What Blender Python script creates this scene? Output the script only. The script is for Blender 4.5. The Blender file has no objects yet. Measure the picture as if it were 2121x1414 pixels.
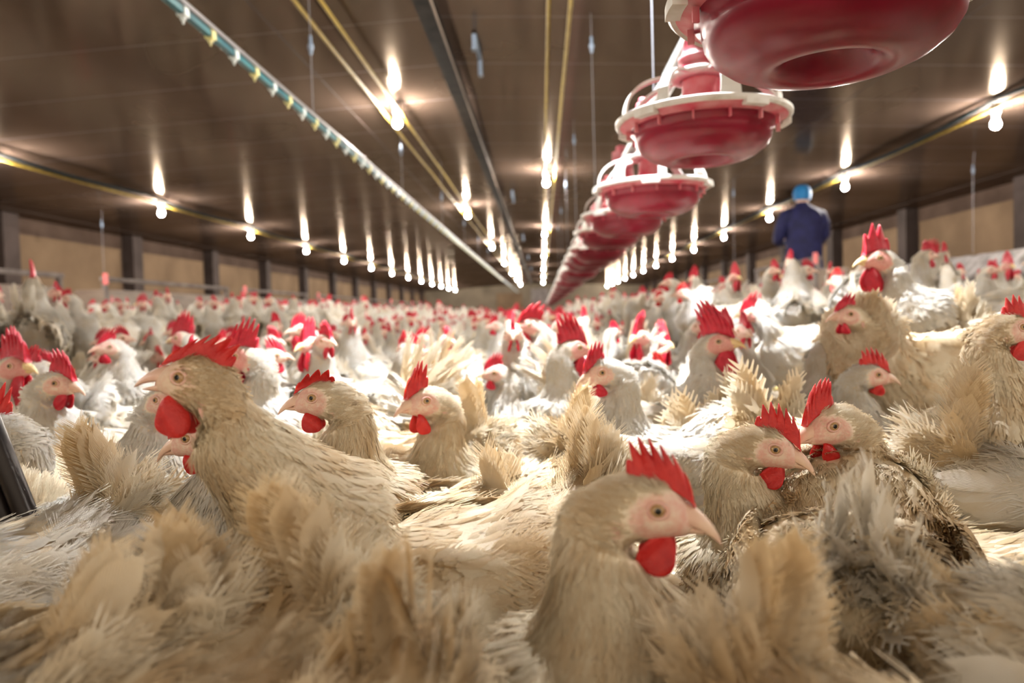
import bpy, math, random
import numpy as np
from mathutils import Matrix, Vector

SC = bpy.context.scene
COL = SC.collection
random.seed(7)
RNG = np.random.default_rng(11)
PI = math.pi

# ------------------------------------------------------------------ camera
F = 1500.0
th = math.radians(1.6)
dY = np.array([1123 - 1060.5, 707 - 648, -F]); dY /= np.linalg.norm(dY)
uu = np.array([-math.sin(th), math.cos(th), 0.0]); uu -= dY * uu.dot(dY); uu /= np.linalg.norm(uu)
dX = np.cross(dY, uu)
RM = np.stack([dX, dY, uu], 1)          # world -> camera
CAMP = np.array([0.0, 0.0, 0.5])
cam_data = bpy.data.cameras.new('camera')
cam = bpy.data.objects.new('camera', cam_data); COL.objects.link(cam)
cam_data.sensor_width = 36.0
cam_data.lens = 36.0 * F / 2121.0
cam_data.clip_start = 0.02
cam_data.clip_end = 200
m4 = Matrix([list(RM.T[i]) + [CAMP[i]] for i in range(3)] + [[0, 0, 0, 1]])
cam.matrix_world = m4
cam_data.dof.use_dof = True
cam_data.dof.focus_distance = 0.76
cam_data.dof.aperture_fstop = 4.5
SC.camera = cam

def ray(px, py):
    return RM.T @ np.array([(px - 1060.5) / F, (707 - py) / F, -1.0])
def at_y(px, py, d):
    r = ray(px, py); return CAMP + r * d / r[1]
def at_z(px, py, z):
    r = ray(px, py); return CAMP + r * (z - CAMP[2]) / r[2]
def pix(p):
    q = RM @ (np.array(p, float) - CAMP)
    return 1060.5 - q[0] / q[2] * F, 707 + q[1] / q[2] * F

# ------------------------------------------------------------------ world, exposure
W = bpy.data.worlds.new('world'); SC.world = W
W.use_nodes = True
bgn = W.node_tree.nodes['Background']
bgn.inputs[0].default_value = (1.0, 0.82, 0.62, 1)
bgn.inputs[1].default_value = 1.4
vs = SC.view_settings
vs.view_transform = 'Standard'; vs.look = 'None'; vs.gamma = 1.0
vs.use_curve_mapping = False
vs.exposure = 0.0
SC.cycles.use_denoising = True
SC.cycles.sample_clamp_indirect = 6.0
SC.cycles.max_bounces = 5
SC.cycles.diffuse_bounces = 3
SC.cycles.glossy_bounces = 2
SC.cycles.transmission_bounces = 2
SC.cycles.caustics_reflective = False
SC.cycles.caustics_refractive = False
SC.cycles.debug_use_compact_bvh = True
SC.cycles.use_auto_tile = True
SC.cycles.tile_size = 1024
SC.cycles.use_adaptive_sampling = True
SC.cycles.adaptive_threshold = 0.03
LAMP_STRENGTH = 2500.0
ADDED_LAMP_STRENGTH = 10000.0
LAMP_COL = (1.0, 0.92, 0.81, 1)

# ------------------------------------------------------------------ materials
def mat(name, color=(.8, .8, .8), rough=.5, metal=0.0, emis=None, spec=None, sss=0.0):
    m = bpy.data.materials.new(name); m.use_nodes = True
    b = m.node_tree.nodes['Principled BSDF']
    b.inputs['Base Color'].default_value = (*color, 1)
    b.inputs['Roughness'].default_value = rough
    b.inputs['Metallic'].default_value = metal
    if spec is not None: b.inputs['Specular IOR Level'].default_value = spec
    if sss:
        b.inputs['Subsurface Weight'].default_value = sss
        b.inputs['Subsurface Radius'].default_value = (1, .3, .15)
        b.inputs['Subsurface Scale'].default_value = .004
    if emis:
        b.inputs['Emission Color'].default_value = (*emis[0], 1)
        b.inputs['Emission Strength'].default_value = emis[1]
    return m

def nodes_of(m):
    nt = m.node_tree
    return nt, nt.nodes, nt.links, nt.nodes['Principled BSDF']

def noisy(m, c1, c2, scale, detail=4, lo=.35, hi=.65, bump=0.0, bscale=None, coord='Object', stretch=None, dist=.002):
    """Colour of its own dirt and grain, and a little relief."""
    nt, N, L, b = nodes_of(m)
    tc = N.new('ShaderNodeTexCoord')
    src = tc.outputs[coord]
    if stretch:
        mp = N.new('ShaderNodeMapping'); mp.inputs['Scale'].default_value = stretch
        L.new(src, mp.inputs[0]); src = mp.outputs[0]
    nz = N.new('ShaderNodeTexNoise'); nz.inputs['Scale'].default_value = scale; nz.inputs['Detail'].default_value = detail
    L.new(src, nz.inputs['Vector'])
    cr = N.new('ShaderNodeValToRGB')
    cr.color_ramp.elements[0].position = lo; cr.color_ramp.elements[0].color = (*c1, 1)
    cr.color_ramp.elements[1].position = hi; cr.color_ramp.elements[1].color = (*c2, 1)
    L.new(nz.outputs[0], cr.inputs[0]); L.new(cr.outputs[0], b.inputs['Base Color'])
    if bump:
        n2 = N.new('ShaderNodeTexNoise'); n2.inputs['Scale'].default_value = bscale or scale * 4
        n2.inputs['Detail'].default_value = 3
        L.new(src, n2.inputs['Vector'])
        bp = N.new('ShaderNodeBump'); bp.inputs['Strength'].default_value = bump; bp.inputs['Distance'].default_value = dist
        L.new(n2.outputs[0], bp.inputs['Height']); L.new(bp.outputs[0], b.inputs['Normal'])
    return m

def plumage_mat(name, white, tan, amount, trans=.3):
    m = bpy.data.materials.new(name); m.use_nodes = True
    nt = m.node_tree; N = nt.nodes; L = nt.links
    N.clear()
    out = N.new('ShaderNodeOutputMaterial')
    tc = N.new('ShaderNodeTexCoord')
    nz = N.new('ShaderNodeTexNoise'); nz.inputs['Scale'].default_value = 11; nz.inputs['Detail'].default_value = 5
    L.new(tc.outputs['Object'], nz.inputs['Vector'])
    at = N.new('ShaderNodeAttribute'); at.attribute_name = 'tint'
    ma = N.new('ShaderNodeMath'); ma.operation = 'MULTIPLY_ADD'
    ma.inputs[1].default_value = .16
    L.new(at.outputs['Fac'], ma.inputs[0]); L.new(nz.outputs[0], ma.inputs[2])
    cr = N.new('ShaderNodeValToRGB')
    cr.color_ramp.elements[0].position = .46; cr.color_ramp.elements[0].color = (*white, 1)
    cr.color_ramp.elements[1].position = .46 + .30 / max(amount, .01); cr.color_ramp.elements[1].color = (*tan, 1)
    L.new(ma.outputs[0], cr.inputs[0])
    # droppings and litter caught in the feathers
    n2 = N.new('ShaderNodeTexNoise'); n2.inputs['Scale'].default_value = 60; n2.inputs['Detail'].default_value = 2
    L.new(tc.outputs['Object'], n2.inputs['Vector'])
    c2 = N.new('ShaderNodeValToRGB')
    c2.color_ramp.elements[0].position = .70; c2.color_ramp.elements[0].color = (0, 0, 0, 1)
    c2.color_ramp.elements[1].position = .78; c2.color_ramp.elements[1].color = (1, 1, 1, 1)
    L.new(n2.outputs[0], c2.inputs[0])
    mx = N.new('ShaderNodeMixRGB'); mx.inputs[2].default_value = (.22, .13, .07, 1)
    mu = N.new('ShaderNodeMath'); mu.operation = 'MULTIPLY'; mu.inputs[1].default_value = .55
    L.new(c2.outputs[0], mu.inputs[0]); L.new(mu.outputs[0], mx.inputs[0]); L.new(cr.outputs[0], mx.inputs[1])
    # pink bare skin of the face, only where the body mesh carries it
    a2 = N.new('ShaderNodeAttribute'); a2.attribute_name = 'skin'
    n3 = N.new('ShaderNodeTexNoise'); n3.inputs['Scale'].default_value = 260
    L.new(tc.outputs['Object'], n3.inputs['Vector'])
    sk = N.new('ShaderNodeValToRGB')
    sk.color_ramp.elements[0].position = .35; sk.color_ramp.elements[0].color = (.78, .46, .38, 1)
    sk.color_ramp.elements[1].position = .65; sk.color_ramp.elements[1].color = (.84, .66, .55, 1)
    L.new(n3.outputs[0], sk.inputs[0])
    m3 = N.new('ShaderNodeMixRGB'); L.new(a2.outputs['Fac'], m3.inputs[0]); L.new(mx.outputs[0], m3.inputs[1]); L.new(sk.outputs[0], m3.inputs[2])
    a4 = N.new('ShaderNodeAttribute'); a4.attribute_name = 'flush'
    m4_ = N.new('ShaderNodeMixRGB'); L.new(a4.outputs['Fac'], m4_.inputs[0]); L.new(m3.outputs[0], m4_.inputs[1]); m4_.inputs[2].default_value = (.62, .13, .14, 1)
    colr = m4_.outputs[0]
    # fine barbs running out from each quill
    fu = N.new('ShaderNodeAttribute'); fu.attribute_name = 'fu'
    fv = N.new('ShaderNodeAttribute'); fv.attribute_name = 'fv'
    ab = N.new('ShaderNodeMath'); ab.operation = 'ABSOLUTE'; L.new(fv.outputs['Fac'], ab.inputs[0])
    sb = N.new('ShaderNodeMath'); sb.operation = 'MULTIPLY_ADD'; sb.inputs[1].default_value = -.28; L.new(ab.outputs[0], sb.inputs[0]); L.new(fu.outputs['Fac'], sb.inputs[2])
    fm = N.new('ShaderNodeMath'); fm.operation = 'MULTIPLY'; fm.inputs[1].default_value = 150; L.new(sb.outputs[0], fm.inputs[0])
    sn = N.new('ShaderNodeMath'); sn.operation = 'SINE'; L.new(fm.outputs[0], sn.inputs[0])
    ah = N.new('ShaderNodeMath'); ah.operation = 'MULTIPLY_ADD'; ah.inputs[1].default_value = .22; L.new(sn.outputs[0], ah.inputs[0]); L.new(n3.outputs[0], ah.inputs[2])
    bp = N.new('ShaderNodeBump'); bp.inputs['Strength'].default_value = .5; bp.inputs['Distance'].default_value = .0008
    L.new(ah.outputs[0], bp.inputs['Height'])
    d = N.new('ShaderNodeBsdfDiffuse'); L.new(colr, d.inputs[0]); L.new(bp.outputs[0], d.inputs['Normal'])
    t = N.new('ShaderNodeBsdfTranslucent'); L.new(colr, t.inputs[0])
    g = N.new('ShaderNodeBsdfGlossy'); g.inputs['Roughness'].default_value = .55; L.new(bp.outputs[0], g.inputs['Normal'])
    s1 = N.new('ShaderNodeMixShader'); s1.inputs[0].default_value = trans
    L.new(d.outputs[0], s1.inputs[1]); L.new(t.outputs[0], s1.inputs[2])
    s2 = N.new('ShaderNodeMixShader'); s2.inputs[0].default_value = .035
    L.new(s1.outputs[0], s2.inputs[1]); L.new(g.outputs[0], s2.inputs[2])
    L.new(s2.outputs[0], out.inputs[0])
    return m

M = {}
M['feather'] = plumage_mat('white_feather', (.89, .87, .82), (.75, .65, .49), .9, .28)
M['feather_cream'] = plumage_mat('cream_feather', (.90, .80, .61), (.72, .53, .30), 1.1, .28)
M['skin_body'] = plumage_mat('body_feather', (.87, .79, .63), (.70, .52, .32), .9, 0.0)
M['tail_feather'] = plumage_mat('tail_feather', (.87, .80, .66), (.72, .55, .32), 1.0, .42)
def red_mat(name, c1, c2, rough=.42):
    m = mat(name, c1, rough, 0, sss=.35, spec=.4)
    noisy(m, c1, c2, 90, 4, .3, .7, .5, 420, dist=.0012)
    return m
M['red'] = red_mat('red_comb_skin', (.46, .009, .012), (.64, .035, .030))
M['rooster_red'] = red_mat('rooster_comb_skin', (.42, .004, .022), (.58, .018, .045), .4)
M['pink'] = red_mat('pink_lid_skin', (.74, .42, .36), (.82, .56, .47), .5)
M['beak'] = noisy(mat('horn_beak', (.8, .6, .45), .38, spec=.4), (.74, .46, .36), (.84, .62, .47), 60, 2, .3, .7, .15, 300, dist=.0005)
M['beak_yellow'] = noisy(mat('yellow_beak', (.8, .6, .3), .38), (.74, .5, .22), (.85, .66, .36), 60, 2)
M['dark'] = mat('nostril_dark', (.12, .05, .04), .6)
M['pupil'] = mat('pupil_black', (.004, .003, .003), .06, spec=.8)
M['iris'] = noisy(mat('iris_amber', (.25, .14, .06), .12, spec=.8), (.34, .20, .09), (.55, .36, .17), 900, 2)
M['leg'] = noisy(mat('yellow_leg_scales', (.7, .5, .12), .5), (.60, .42, .10), (.80, .62, .22), 140, 3, bump=.5, bscale=500)
M['claw'] = mat('claw_horn', (.3, .2, .12), .5)
M['pan_red'] = noisy(mat('feeder_red_plastic', (.6, .02, .05), .3, spec=.35), (.13, .001, .010), (.24, .008, .028), 9, 5, .3, .75, .05, 60)
M['pan_cone'] = noisy(mat('dusty_pink_red_plastic', (.7, .2, .22), .5), (.52, .04, .08), (.62, .24, .26), 22, 5, .35, .65)
M['pan_white'] = noisy(mat('feeder_white_plastic', (.8, .8, .78), .45), (.84, .83, .80), (.50, .44, .36), 20, 6, .48, .80)
M['galv'] = noisy(mat('galvanised_steel', (.5, .5, .5), .38, .85), (.42, .44, .47), (.60, .62, .65), 14, 4)
M['steel_dark'] = noisy(mat('dark_steel', (.06, .055, .05), .75, spec=.08), (.016, .012, .010), (.032, .026, .020), 8, 4)
M['black_metal'] = mat('black_painted_metal', (.012, .008, .008), .35, .3)
M['yellow_pipe'] = noisy(mat('yellow_plastic_conduit', (.5, .38, .06), .6, spec=.2), (.26, .17, .02), (.34, .24, .045), 9, 3)
M['cable'] = mat('black_cable_rubber', (.012, .018, .020), .85, spec=.1)
M['alu'] = mat('aluminium_rail', (.26, .25, .26), .4, .7)
M['teal'] = noisy(mat('teal_drinker_pipe', (.03, .22, .26), .4), (.012, .09, .12), (.03, .16, .19), 6, 3)
M['nipple'] = mat('nipple_yellow_plastic', (.75, .70, .32), .4)
M['nipple_white'] = mat('nipple_pale_plastic', (.72, .8, .8), .4)
M['socket'] = mat('lamp_socket_plastic', (.62, .60, .58), .4)
M['wire'] = mat('hanger_wire', (.18, .18, .2), .5, .4)
M['adjuster'] = mat('hanger_adjuster_plastic', (.17, .22, .30), .5)
M['coat'] = noisy(mat('navy_coat_cloth', (.01, .012, .09), .8), (.004, .004, .042), (.008, .009, .068), 12, 3, bump=.3, bscale=30, dist=.01)
M['hairnet'] = noisy(mat('blue_hair_net', (.0, .13, .34), .7), (.0, .11, .32), (.01, .18, .42), 60, 3, bump=.6, bscale=70, dist=.008)
M['human_skin'] = mat('human_skin', (.6, .36, .26), .5)
M['trouser'] = mat('dark_trouser', (.02, .02, .03), .8)
M['boot'] = mat('rubber_boot', (.03, .03, .03), .4)
M['pinkflag'] = mat('pink_marker', (.75, .16, .16), .5)
M['bulb'] = mat('lamp_glass_lit', (1, .9, .7), .3, emis=((LAMP_COL[0], LAMP_COL[1], LAMP_COL[2]), LAMP_STRENGTH))
M['slat'] = noisy(mat('slat_plastic', (.3, .26, .2), .7), (.20, .15, .10), (.40, .34, .26), 5, 5)
M['box_tan'] = noisy(mat('nest_board_tan', (.42, .32, .24), .6), (.15, .105, .078), (.24, .185, .145), 4, 4, stretch=(1, .4, 3))
M['rail'] = noisy(mat('nest_rail_grey', (.36, .33, .32), .8, spec=.1), (.13, .11, .105), (.22, .19, .18), 6, 4)
M['grey_top'] = noisy(mat('dusty_grey_cover', (.5, .47, .46), .9, spec=.08), (.12, .105, .10), (.28, .26, .26), 9, 6, .35, .6, bump=.4, bscale=20, dist=.02)

# ceiling: ribbed coated steel sheets, ribs run across the house
m = mat('ribbed_ceiling_sheet', (.15, .10, .075), .24, .10, spec=.16); M['ceiling'] = m
nt, N, L, b = nodes_of(m)
tc = N.new('ShaderNodeTexCoord')
wv = N.new('ShaderNodeTexWave'); wv.wave_type = 'BANDS'; wv.bands_direction = 'Y'
wv.inputs['Scale'].default_value = 9.0; wv.inputs['Distortion'].default_value = 0.0
L.new(tc.outputs['Object'], wv.inputs['Vector'])
nz = N.new('ShaderNodeTexNoise'); nz.inputs['Scale'].default_value = .9; nz.inputs['Detail'].default_value = 3
mp = N.new('ShaderNodeMapping'); mp.inputs['Scale'].default_value = (1, .8, 1)
L.new(tc.outputs['Object'], mp.inputs[0]); L.new(mp.outputs[0], nz.inputs['Vector'])
cr = N.new('ShaderNodeValToRGB')
cr.color_ramp.elements[0].position = .3; cr.color_ramp.elements[0].color = (.044, .030, .023, 1)
cr.color_ramp.elements[1].position = .7; cr.color_ramp.elements[1].color = (.068, .047, .037, 1)
L.new(nz.outputs[0], cr.inputs[0])
# pale joint strips every .85 m
sx = N.new('ShaderNodeSeparateXYZ'); L.new(tc.outputs['Object'], sx.inputs[0])
md = N.new('ShaderNodeMath'); md.operation = 'MODULO'; md.inputs[1].default_value = .85
ad = N.new('ShaderNodeMath'); ad.operation = 'ADD'; ad.inputs[1].default_value = 85.5
L.new(sx.outputs['Y'], ad.inputs[0]); L.new(ad.outputs[0], md.inputs[0])
lt = N.new('ShaderNodeMath'); lt.operation = 'LESS_THAN'; lt.inputs[1].default_value = .016
L.new(md.outputs[0], lt.inputs[0])
mx = N.new('ShaderNodeMixRGB'); mx.inputs[2].default_value = (.12, .10, .10, 1)
L.new(lt.outputs[0], mx.inputs[0]); L.new(cr.outputs[0], mx.inputs[1]); L.new(mx.outputs[0], b.inputs['Base Color'])
b1 = N.new('ShaderNodeBump'); b1.inputs['Strength'].default_value = .07; b1.inputs['Distance'].default_value = .0035
L.new(wv.outputs['Color'], b1.inputs['Height'])
b2 = N.new('ShaderNodeBump'); b2.inputs['Strength'].default_value = .25; b2.inputs['Distance'].default_value = .03
L.new(nz.outputs[0], b2.inputs['Height']); L.new(b1.outputs[0], b2.inputs['Normal']); L.new(b2.outputs[0], b.inputs['Normal'])
b.inputs['Specular IOR Level'].default_value = 0.0; b.inputs['Metallic'].default_value = 0.0
gl = N.new('ShaderNodeBsdfGlossy'); gl.inputs['Roughness'].default_value = .13; gl.inputs[0].default_value = (1.0, .80, .62, 1)
L.new(b2.outputs[0], gl.inputs['Normal'])
ms = N.new('ShaderNodeMixShader'); ms.inputs[0].default_value = .12
om = N['Material Output']
L.new(b.outputs[0], ms.inputs[1]); L.new(gl.outputs[0], ms.inputs[2]); L.new(ms.outputs[0], om.inputs['Surface'])

M['wall'] = noisy(mat('dark_upper_wall', (.10, .07, .06), .9, spec=.05), (.05, .032, .024), (.075, .05, .038), 2, 4)
M['wall_panel'] = noisy(mat('tan_wall_board', (.40, .29, .19), .95, spec=.05), (.12, .080, .050), (.17, .115, .072), 1.4, 5)
M['post'] = noisy(mat('brown_steel_post', (.10, .07, .06), .8, spec=.1), (.030, .021, .018), (.050, .036, .032), 3, 4)
M['litter'] = noisy(mat('dark_litter', (.09, .06, .04), .95), (.05, .032, .022), (.16, .11, .07), 40, 8, bump=.8, bscale=90, dist=.01)
M['curtain'] = noisy(mat('end_wall_curtain', (.3, .23, .16), .8), (.10, .078, .052), (.15, .115, .078), 1.5, 4)

# ------------------------------------------------------------------ mesh helpers
def link(o, parent=None):
    COL.objects.link(o)
    if parent is not None: o.parent = parent
    return o

def mesh_np(name, V, Q, mats, mi=None, smooth=True, normals=None, attrs=None, T=None):
    """Mesh from arrays: V (n,3), Q (m,4) quads, T (k,3) triangles."""
    me = bpy.data.meshes.new(name)
    V = np.asarray(V, np.float32)
    Q = np.asarray(Q, np.int32).reshape(-1, 4)
    T = np.zeros((0, 3), np.int32) if T is None else np.asarray(T, np.int32).reshape(-1, 3)
    nq, ntr = len(Q), len(T)
    me.vertices.add(len(V)); me.vertices.foreach_set('co', V.ravel())
    loops = np.concatenate([Q.ravel(), T.ravel()])
    me.loops.add(len(loops)); me.loops.foreach_set('vertex_index', loops)
    me.polygons.add(nq + ntr)
    starts = np.concatenate([np.arange(nq) * 4, nq * 4 + np.arange(ntr) * 3]).astype(np.int32)
    me.polygons.foreach_set('loop_start', starts)
    me.polygons.foreach_set('loop_total', np.concatenate([np.full(nq, 4), np.full(ntr, 3)]).astype(np.int32))
    for m_ in mats: me.materials.append(m_)
    if mi is not None: me.polygons.foreach_set('material_index', np.asarray(mi, np.int32))
    me.polygons.foreach_set('use_smooth', np.full(nq + ntr, smooth))
    if attrs:
        for k, v in attrs.items():
            a = me.attributes.new(k, 'FLOAT', 'POINT'); a.data.foreach_set('value', np.asarray(v, np.float32))
    me.update(calc_edges=True)
    me.validate()
    if normals is not None and len(me.vertices) == len(V):
        me.normals_split_custom_set_from_vertices(normals.astype(np.float32))
    return me

def obj(name, me, parent=None, loc=None, rot=None):
    o = bpy.data.objects.new(name, me); link(o, parent)
    if loc is not None: o.location = [float(v) for v in loc]
    if rot is not None: o.rotation_euler = rot
    return o

class MB:
    """Collects simple solids into one mesh."""
    def __init__(self): self.V = []; self.Fc = []; self.n = 0
    def add(self, V, Fc):
        self.V += [tuple(map(float, v)) for v in V]
        self.Fc += [tuple(i + self.n for i in f) for f in Fc]; self.n += len(V); return self
    def box(self, c, s, R=None):
        x, y, z = [v / 2 for v in s]
        P = np.array([(a * x, b * y, d * z) for a in (-1, 1) for b in (-1, 1) for d in (-1, 1)])
        if R is not None: P = P @ np.array(R).T
        return self.add(P + np.array(c), [(0, 1, 3, 2), (4, 6, 7, 5), (0, 4, 5, 1), (2, 3, 7, 6), (0, 2, 6, 4), (1, 5, 7, 3)])
    def tube(self, pts, r, seg=10, cap=True):
        pts = np.array(pts, float); n = len(pts)
        rr = np.broadcast_to(np.asarray(r, float), (n,))
        tg = np.gradient(pts, axis=0); tg /= np.linalg.norm(tg, axis=1)[:, None] + 1e-12
        ref = np.array([0, 0, 1.0]) if abs(tg[0][2]) < .8 else np.array([1.0, 0, 0])
        V = []
        for i in range(n):
            a = np.cross(tg[i], ref); a /= np.linalg.norm(a) + 1e-12; bb = np.cross(a, tg[i])
            ref = bb
            for k in range(seg):
                q = 2 * PI * k / seg
                V.append(pts[i] + rr[i] * (math.cos(q) * a + math.sin(q) * bb))
        Fc = []
        for i in range(n - 1):
            for k in range(seg):
                k2 = (k + 1) % seg
                Fc.append((i * seg + k, i * seg + k2, (i + 1) * seg + k2, (i + 1) * seg + k))
        if cap:
            Fc.append(tuple(range(seg))[::-1]); Fc.append(tuple((n - 1) * seg + k for k in range(seg)))
        return self.add(V, Fc)
    def lathe(self, prof, seg=48, c=(0, 0, 0), closed=False):
        V = []; n = len(prof)
        for (r, z) in prof:
            for k in range(seg):
                q = 2 * PI * k / seg
                V.append((c[0] + r * math.cos(q), c[1] + r * math.sin(q), c[2] + z))
        Fc = []
        for i in range(n if closed else n - 1):
            j = (i + 1) % n
            for k in range(seg):
                k2 = (k + 1) % seg
                Fc.append((i * seg + k, i * seg + k2, j * seg + k2, j * seg + k))
        return self.add(V, Fc)
    def mesh(self, name, m, smooth=False, bevel=0):
        me = bpy.data.meshes.new(name); me.from_pydata(self.V, [], self.Fc)
        for mm in (m if isinstance(m, list) else [m]): me.materials.append(mm)
        me.polygons.foreach_set('use_smooth', np.full(len(me.polygons), smooth)); me.update()
        return me
    def build(self, name, m, parent=None, loc=None, rot=None, smooth=False, bevel=0):
        o = obj(name, self.mesh(name, m, smooth), parent, loc, rot)
        if bevel:
            bv = o.modifiers.new('bevel', 'BEVEL'); bv.width = bevel; bv.segments = 2; bv.limit_method = 'ANGLE'
        return o

def empty(name, loc=(0, 0, 0), rz=0.0):
    o = bpy.data.objects.new(name, None); link(o); o.location = [float(v) for v in loc]; o.rotation_euler = (0, 0, rz)
    o.empty_display_size = .05
    return o
def tag(o, label, cat, group=None, kind=None):
    o['label'] = label; o['category'] = cat
    if group: o['group'] = group
    if kind: o['kind'] = kind
    return o
def struct(o): o['kind'] = 'structure'; return o
def copy_tree(o, parent=None):
    c = o.copy(); COL.objects.link(c); c.parent = parent
    for ch in o.children: copy_tree(ch, c)
    return c

# ------------------------------------------------------------------ the house
XC = -0.58; ZR = 2.38; SL = 0.048
XL, XR = -7.3, 6.3
Y0, Y1 = -1.5, 45.0
def ceil_z(x): return ZR - SL * abs(x - XC)
for nm, xa, xb in (('floor', XL, XR),):
    struct(MB().box(((xa + xb) / 2, (Y0 + Y1) / 2, -.05), (xb - xa, Y1 - Y0, .1)).build('floor', M['litter']))
mb = MB()
mb.add([(XL, Y0, ceil_z(XL)), (XC, Y0, ZR), (XR, Y0, ceil_z(XR)), (XL, Y1, ceil_z(XL)), (XC, Y1, ZR), (XR, Y1, ceil_z(XR)),
        (XL, Y0, 2.6), (XC, Y0, 2.6), (XR, Y0, 2.6), (XL, Y1, 2.6), (XC, Y1, 2.6), (XR, Y1, 2.6)],
       [(0, 1, 4, 3), (1, 2, 5, 4), (6, 9, 10, 7), (7, 10, 11, 8), (0, 3, 9, 6), (2, 8, 11, 5), (0, 6, 7, 1), (1, 7, 8, 2), (3, 4, 10, 9), (4, 5, 11, 10)])
struct(mb.build('ceiling', M['ceiling']))
def side_wall(name, x, sgn):
    o = struct(MB().box((x + sgn * .06, (Y0 + Y1) / 2, 1.15), (.12, Y1 - Y0, 2.5)).build(name, M['wall']))
    y = 0.6
    while y < Y1 - 1:
        MB().box((x - sgn * .012, y + 1.28, .98), (.03, 2.5, 1.62)).build('wall_board', M['wall_panel'], o)
        MB().box((x - sgn * .016, y + 1.28, 1.80), (.045, 2.5, .03)).build('wall_batten', M['wall_panel'], o)
        y += 3.06
    y = 0.32
    while y < Y1:
        MB().box((x - sgn * .10, y, 1.03), (.2, .30, 2.06)).build('wall_post', M['post'], o)
        y += 3.06
side_wall('wall_left', XL, -1)
side_wall('wall_right', XR, 1)
ow = struct(MB().box(((XL + XR) / 2, Y1 + .06, 1.2), (XR - XL, .12, 2.6)).build('wall_back', M['curtain']))
MB().box((-2.0, Y1 - .03, .9), (1.6, .05, 1.8)).build('wall_board', M['wall_panel'], ow)
d1 = struct(MB().box((-.1, Y1 - .04, 1.0), (1.1, .06, 2.0)).build('door_1', M['rail']))
MB().box((-.1, Y1 - .08, 1.0), (1.22, .04, .05)).build('door_rail', M['steel_dark'], d1)

# raised slat floors, left and right
SZ = .20
SXL, SXR = -1.72, .60
def slats(name, xa, xb, sgn):
    root = struct(MB().box(((xa + xb) / 2, (.1 + Y1) / 2, SZ - .03), (abs(xb - xa), Y1 - .1, .03)).build(name, M['slat']))
    edge = xb if sgn < 0 else xa
    MB().box((edge, (.1 + Y1) / 2, SZ / 2 - .012), (.025, Y1 - .1, SZ - .03)).build('slat_front_board', M['slat'], root)
    mb = MB(); x = xa + .03
    while x < xb - .02:
        mb.box((x, (.1 + Y1) / 2, SZ - .008), (.028, Y1 - .1, .016)); x += .06
    mb.build('slat_strip', M['slat'], root)
slats('floor_slats_left', XL + .02, SXL, -1)
slats('floor_slats_right', SXR, XR - .02, 1)

# ------------------------------------------------------------------ lamps
bulb_prof = [(0.0001, -.115), (.010, -.1135), (.019, -.108), (.0265, -.098), (.030, -.085), (.0285, -.070), (.0215, -.054), (.015, -.040), (.0145, -.033)]
bulb_me = MB().lathe([(a_ * 1.2, -.033 + (b_ + .033) * 1.15) for a_, b_ in bulb_prof], 12).mesh('bulb', M['bulb'], True)
sock_me = MB().lathe([(.0145, -.034), (.024, -.033), (.026, -.0), (.034, .004), (.036, .03), (.028, .034), (.0001, .035)], 16).mesh('lamp_socket', M['socket'], True)
clip_me = MB().box((0, 0, .05), (.075, .05, .028)).box((-.028, 0, .07), (.012, .03, .05)).box((.028, 0, .07), (.012, .03, .05)).mesh('pipe_clip', M['socket'])
def lamp(x, y, z, label, group):
    t = empty('hanging_lamp', (x, y, z + .085))
    tag(t, label, 'lamp', group)
    obj('lamp_socket', sock_me, t); obj('bulb', bulb_me, t); obj('pipe_clip', clip_me, t)
    return t
rows = {
    'A': (3.92, 2.00, [0.25 + 3.09 * k for k in range(15)]),
    'C': (-5.08, 1.995, [.6 + 3.0 * k for k in range(15)]),
    'B': (-1.20, 2.17, [6.26 + 5.92 * k for k in range(7)]),
    'D': (.10, 2.17, [3.3 + 6.1 * k for k in range(7)]),
}
names = {'A': 'outer right row beside the person', 'C': 'outer left row under the black cable',
         'B': 'row under the yellow pipe pair', 'D': 'straight middle row beside the red feeders'}
ordn = ['nearest', 'second nearest', 'third nearest', 'fourth nearest', 'fifth nearest', 'sixth nearest']
for k, (x, z, ys) in rows.items():
    vis = 0
    for y in ys:
        if y > 44: continue
        px, py = pix((x, y, z))
        inview = -5 < px < 2126 and 0 < py
        if inview:
            if vis < 6: lab = 'lit round bulb, %s lamp of the %s' % (ordn[vis], names[k])
            else: lab = 'lit bulb in the distant end of the %s' % names[k]
            vis += 1
        else: lab = 'lit bulb above the front of the %s' % names[k].split(' under')[0].split(' beside')[0].split(' between')[0]
        lamp(x, y, z, lab, ('far lamps of row ' + names[k]) if (vis >= 6 or not inview) else None)

# added shaded lamp, unseen above the frame, to brighten the middle of the flock
M['bulb_added'] = mat('added_lamp_glass_lit', (1, 1, 1), .3, emis=((.95, .97, 1.0), ADDED_LAMP_STRENGTH))
M['shade'] = mat('white_enamel_shade', (.8, .8, .78), .4)
t = empty('added_lamp', (.12, 1.90, 2.16)); tag(t, 'added shaded white lamp, out of view, brightening the middle of the flock', 'lamp')
MB().lathe([(a_, b_ + .0) for a_, b_ in [(.0001, -.10), (.025, -.096), (.040, -.08), (.046, -.055), (.040, -.03), (.022, -.005), (.018, .02)]], 20).build('bulb', M['bulb_added'], t, smooth=True)
MB().lathe([(.02, .06), (.05, .05), (.085, .0), (.115, -.10), (.150, -.285), (.154, -.285), (.119, -.10), (.089, .004), (.053, .055), (.02, .066)], 32).build('lamp_shade', M['shade'], t, smooth=True)
MB().lathe([(.0001, .02), (.024, .02), (.026, .09), (.012, .10), (.006, .26), (.0001, .26)], 16).build('lamp_socket', M['socket'], t, smooth=True)

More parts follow.
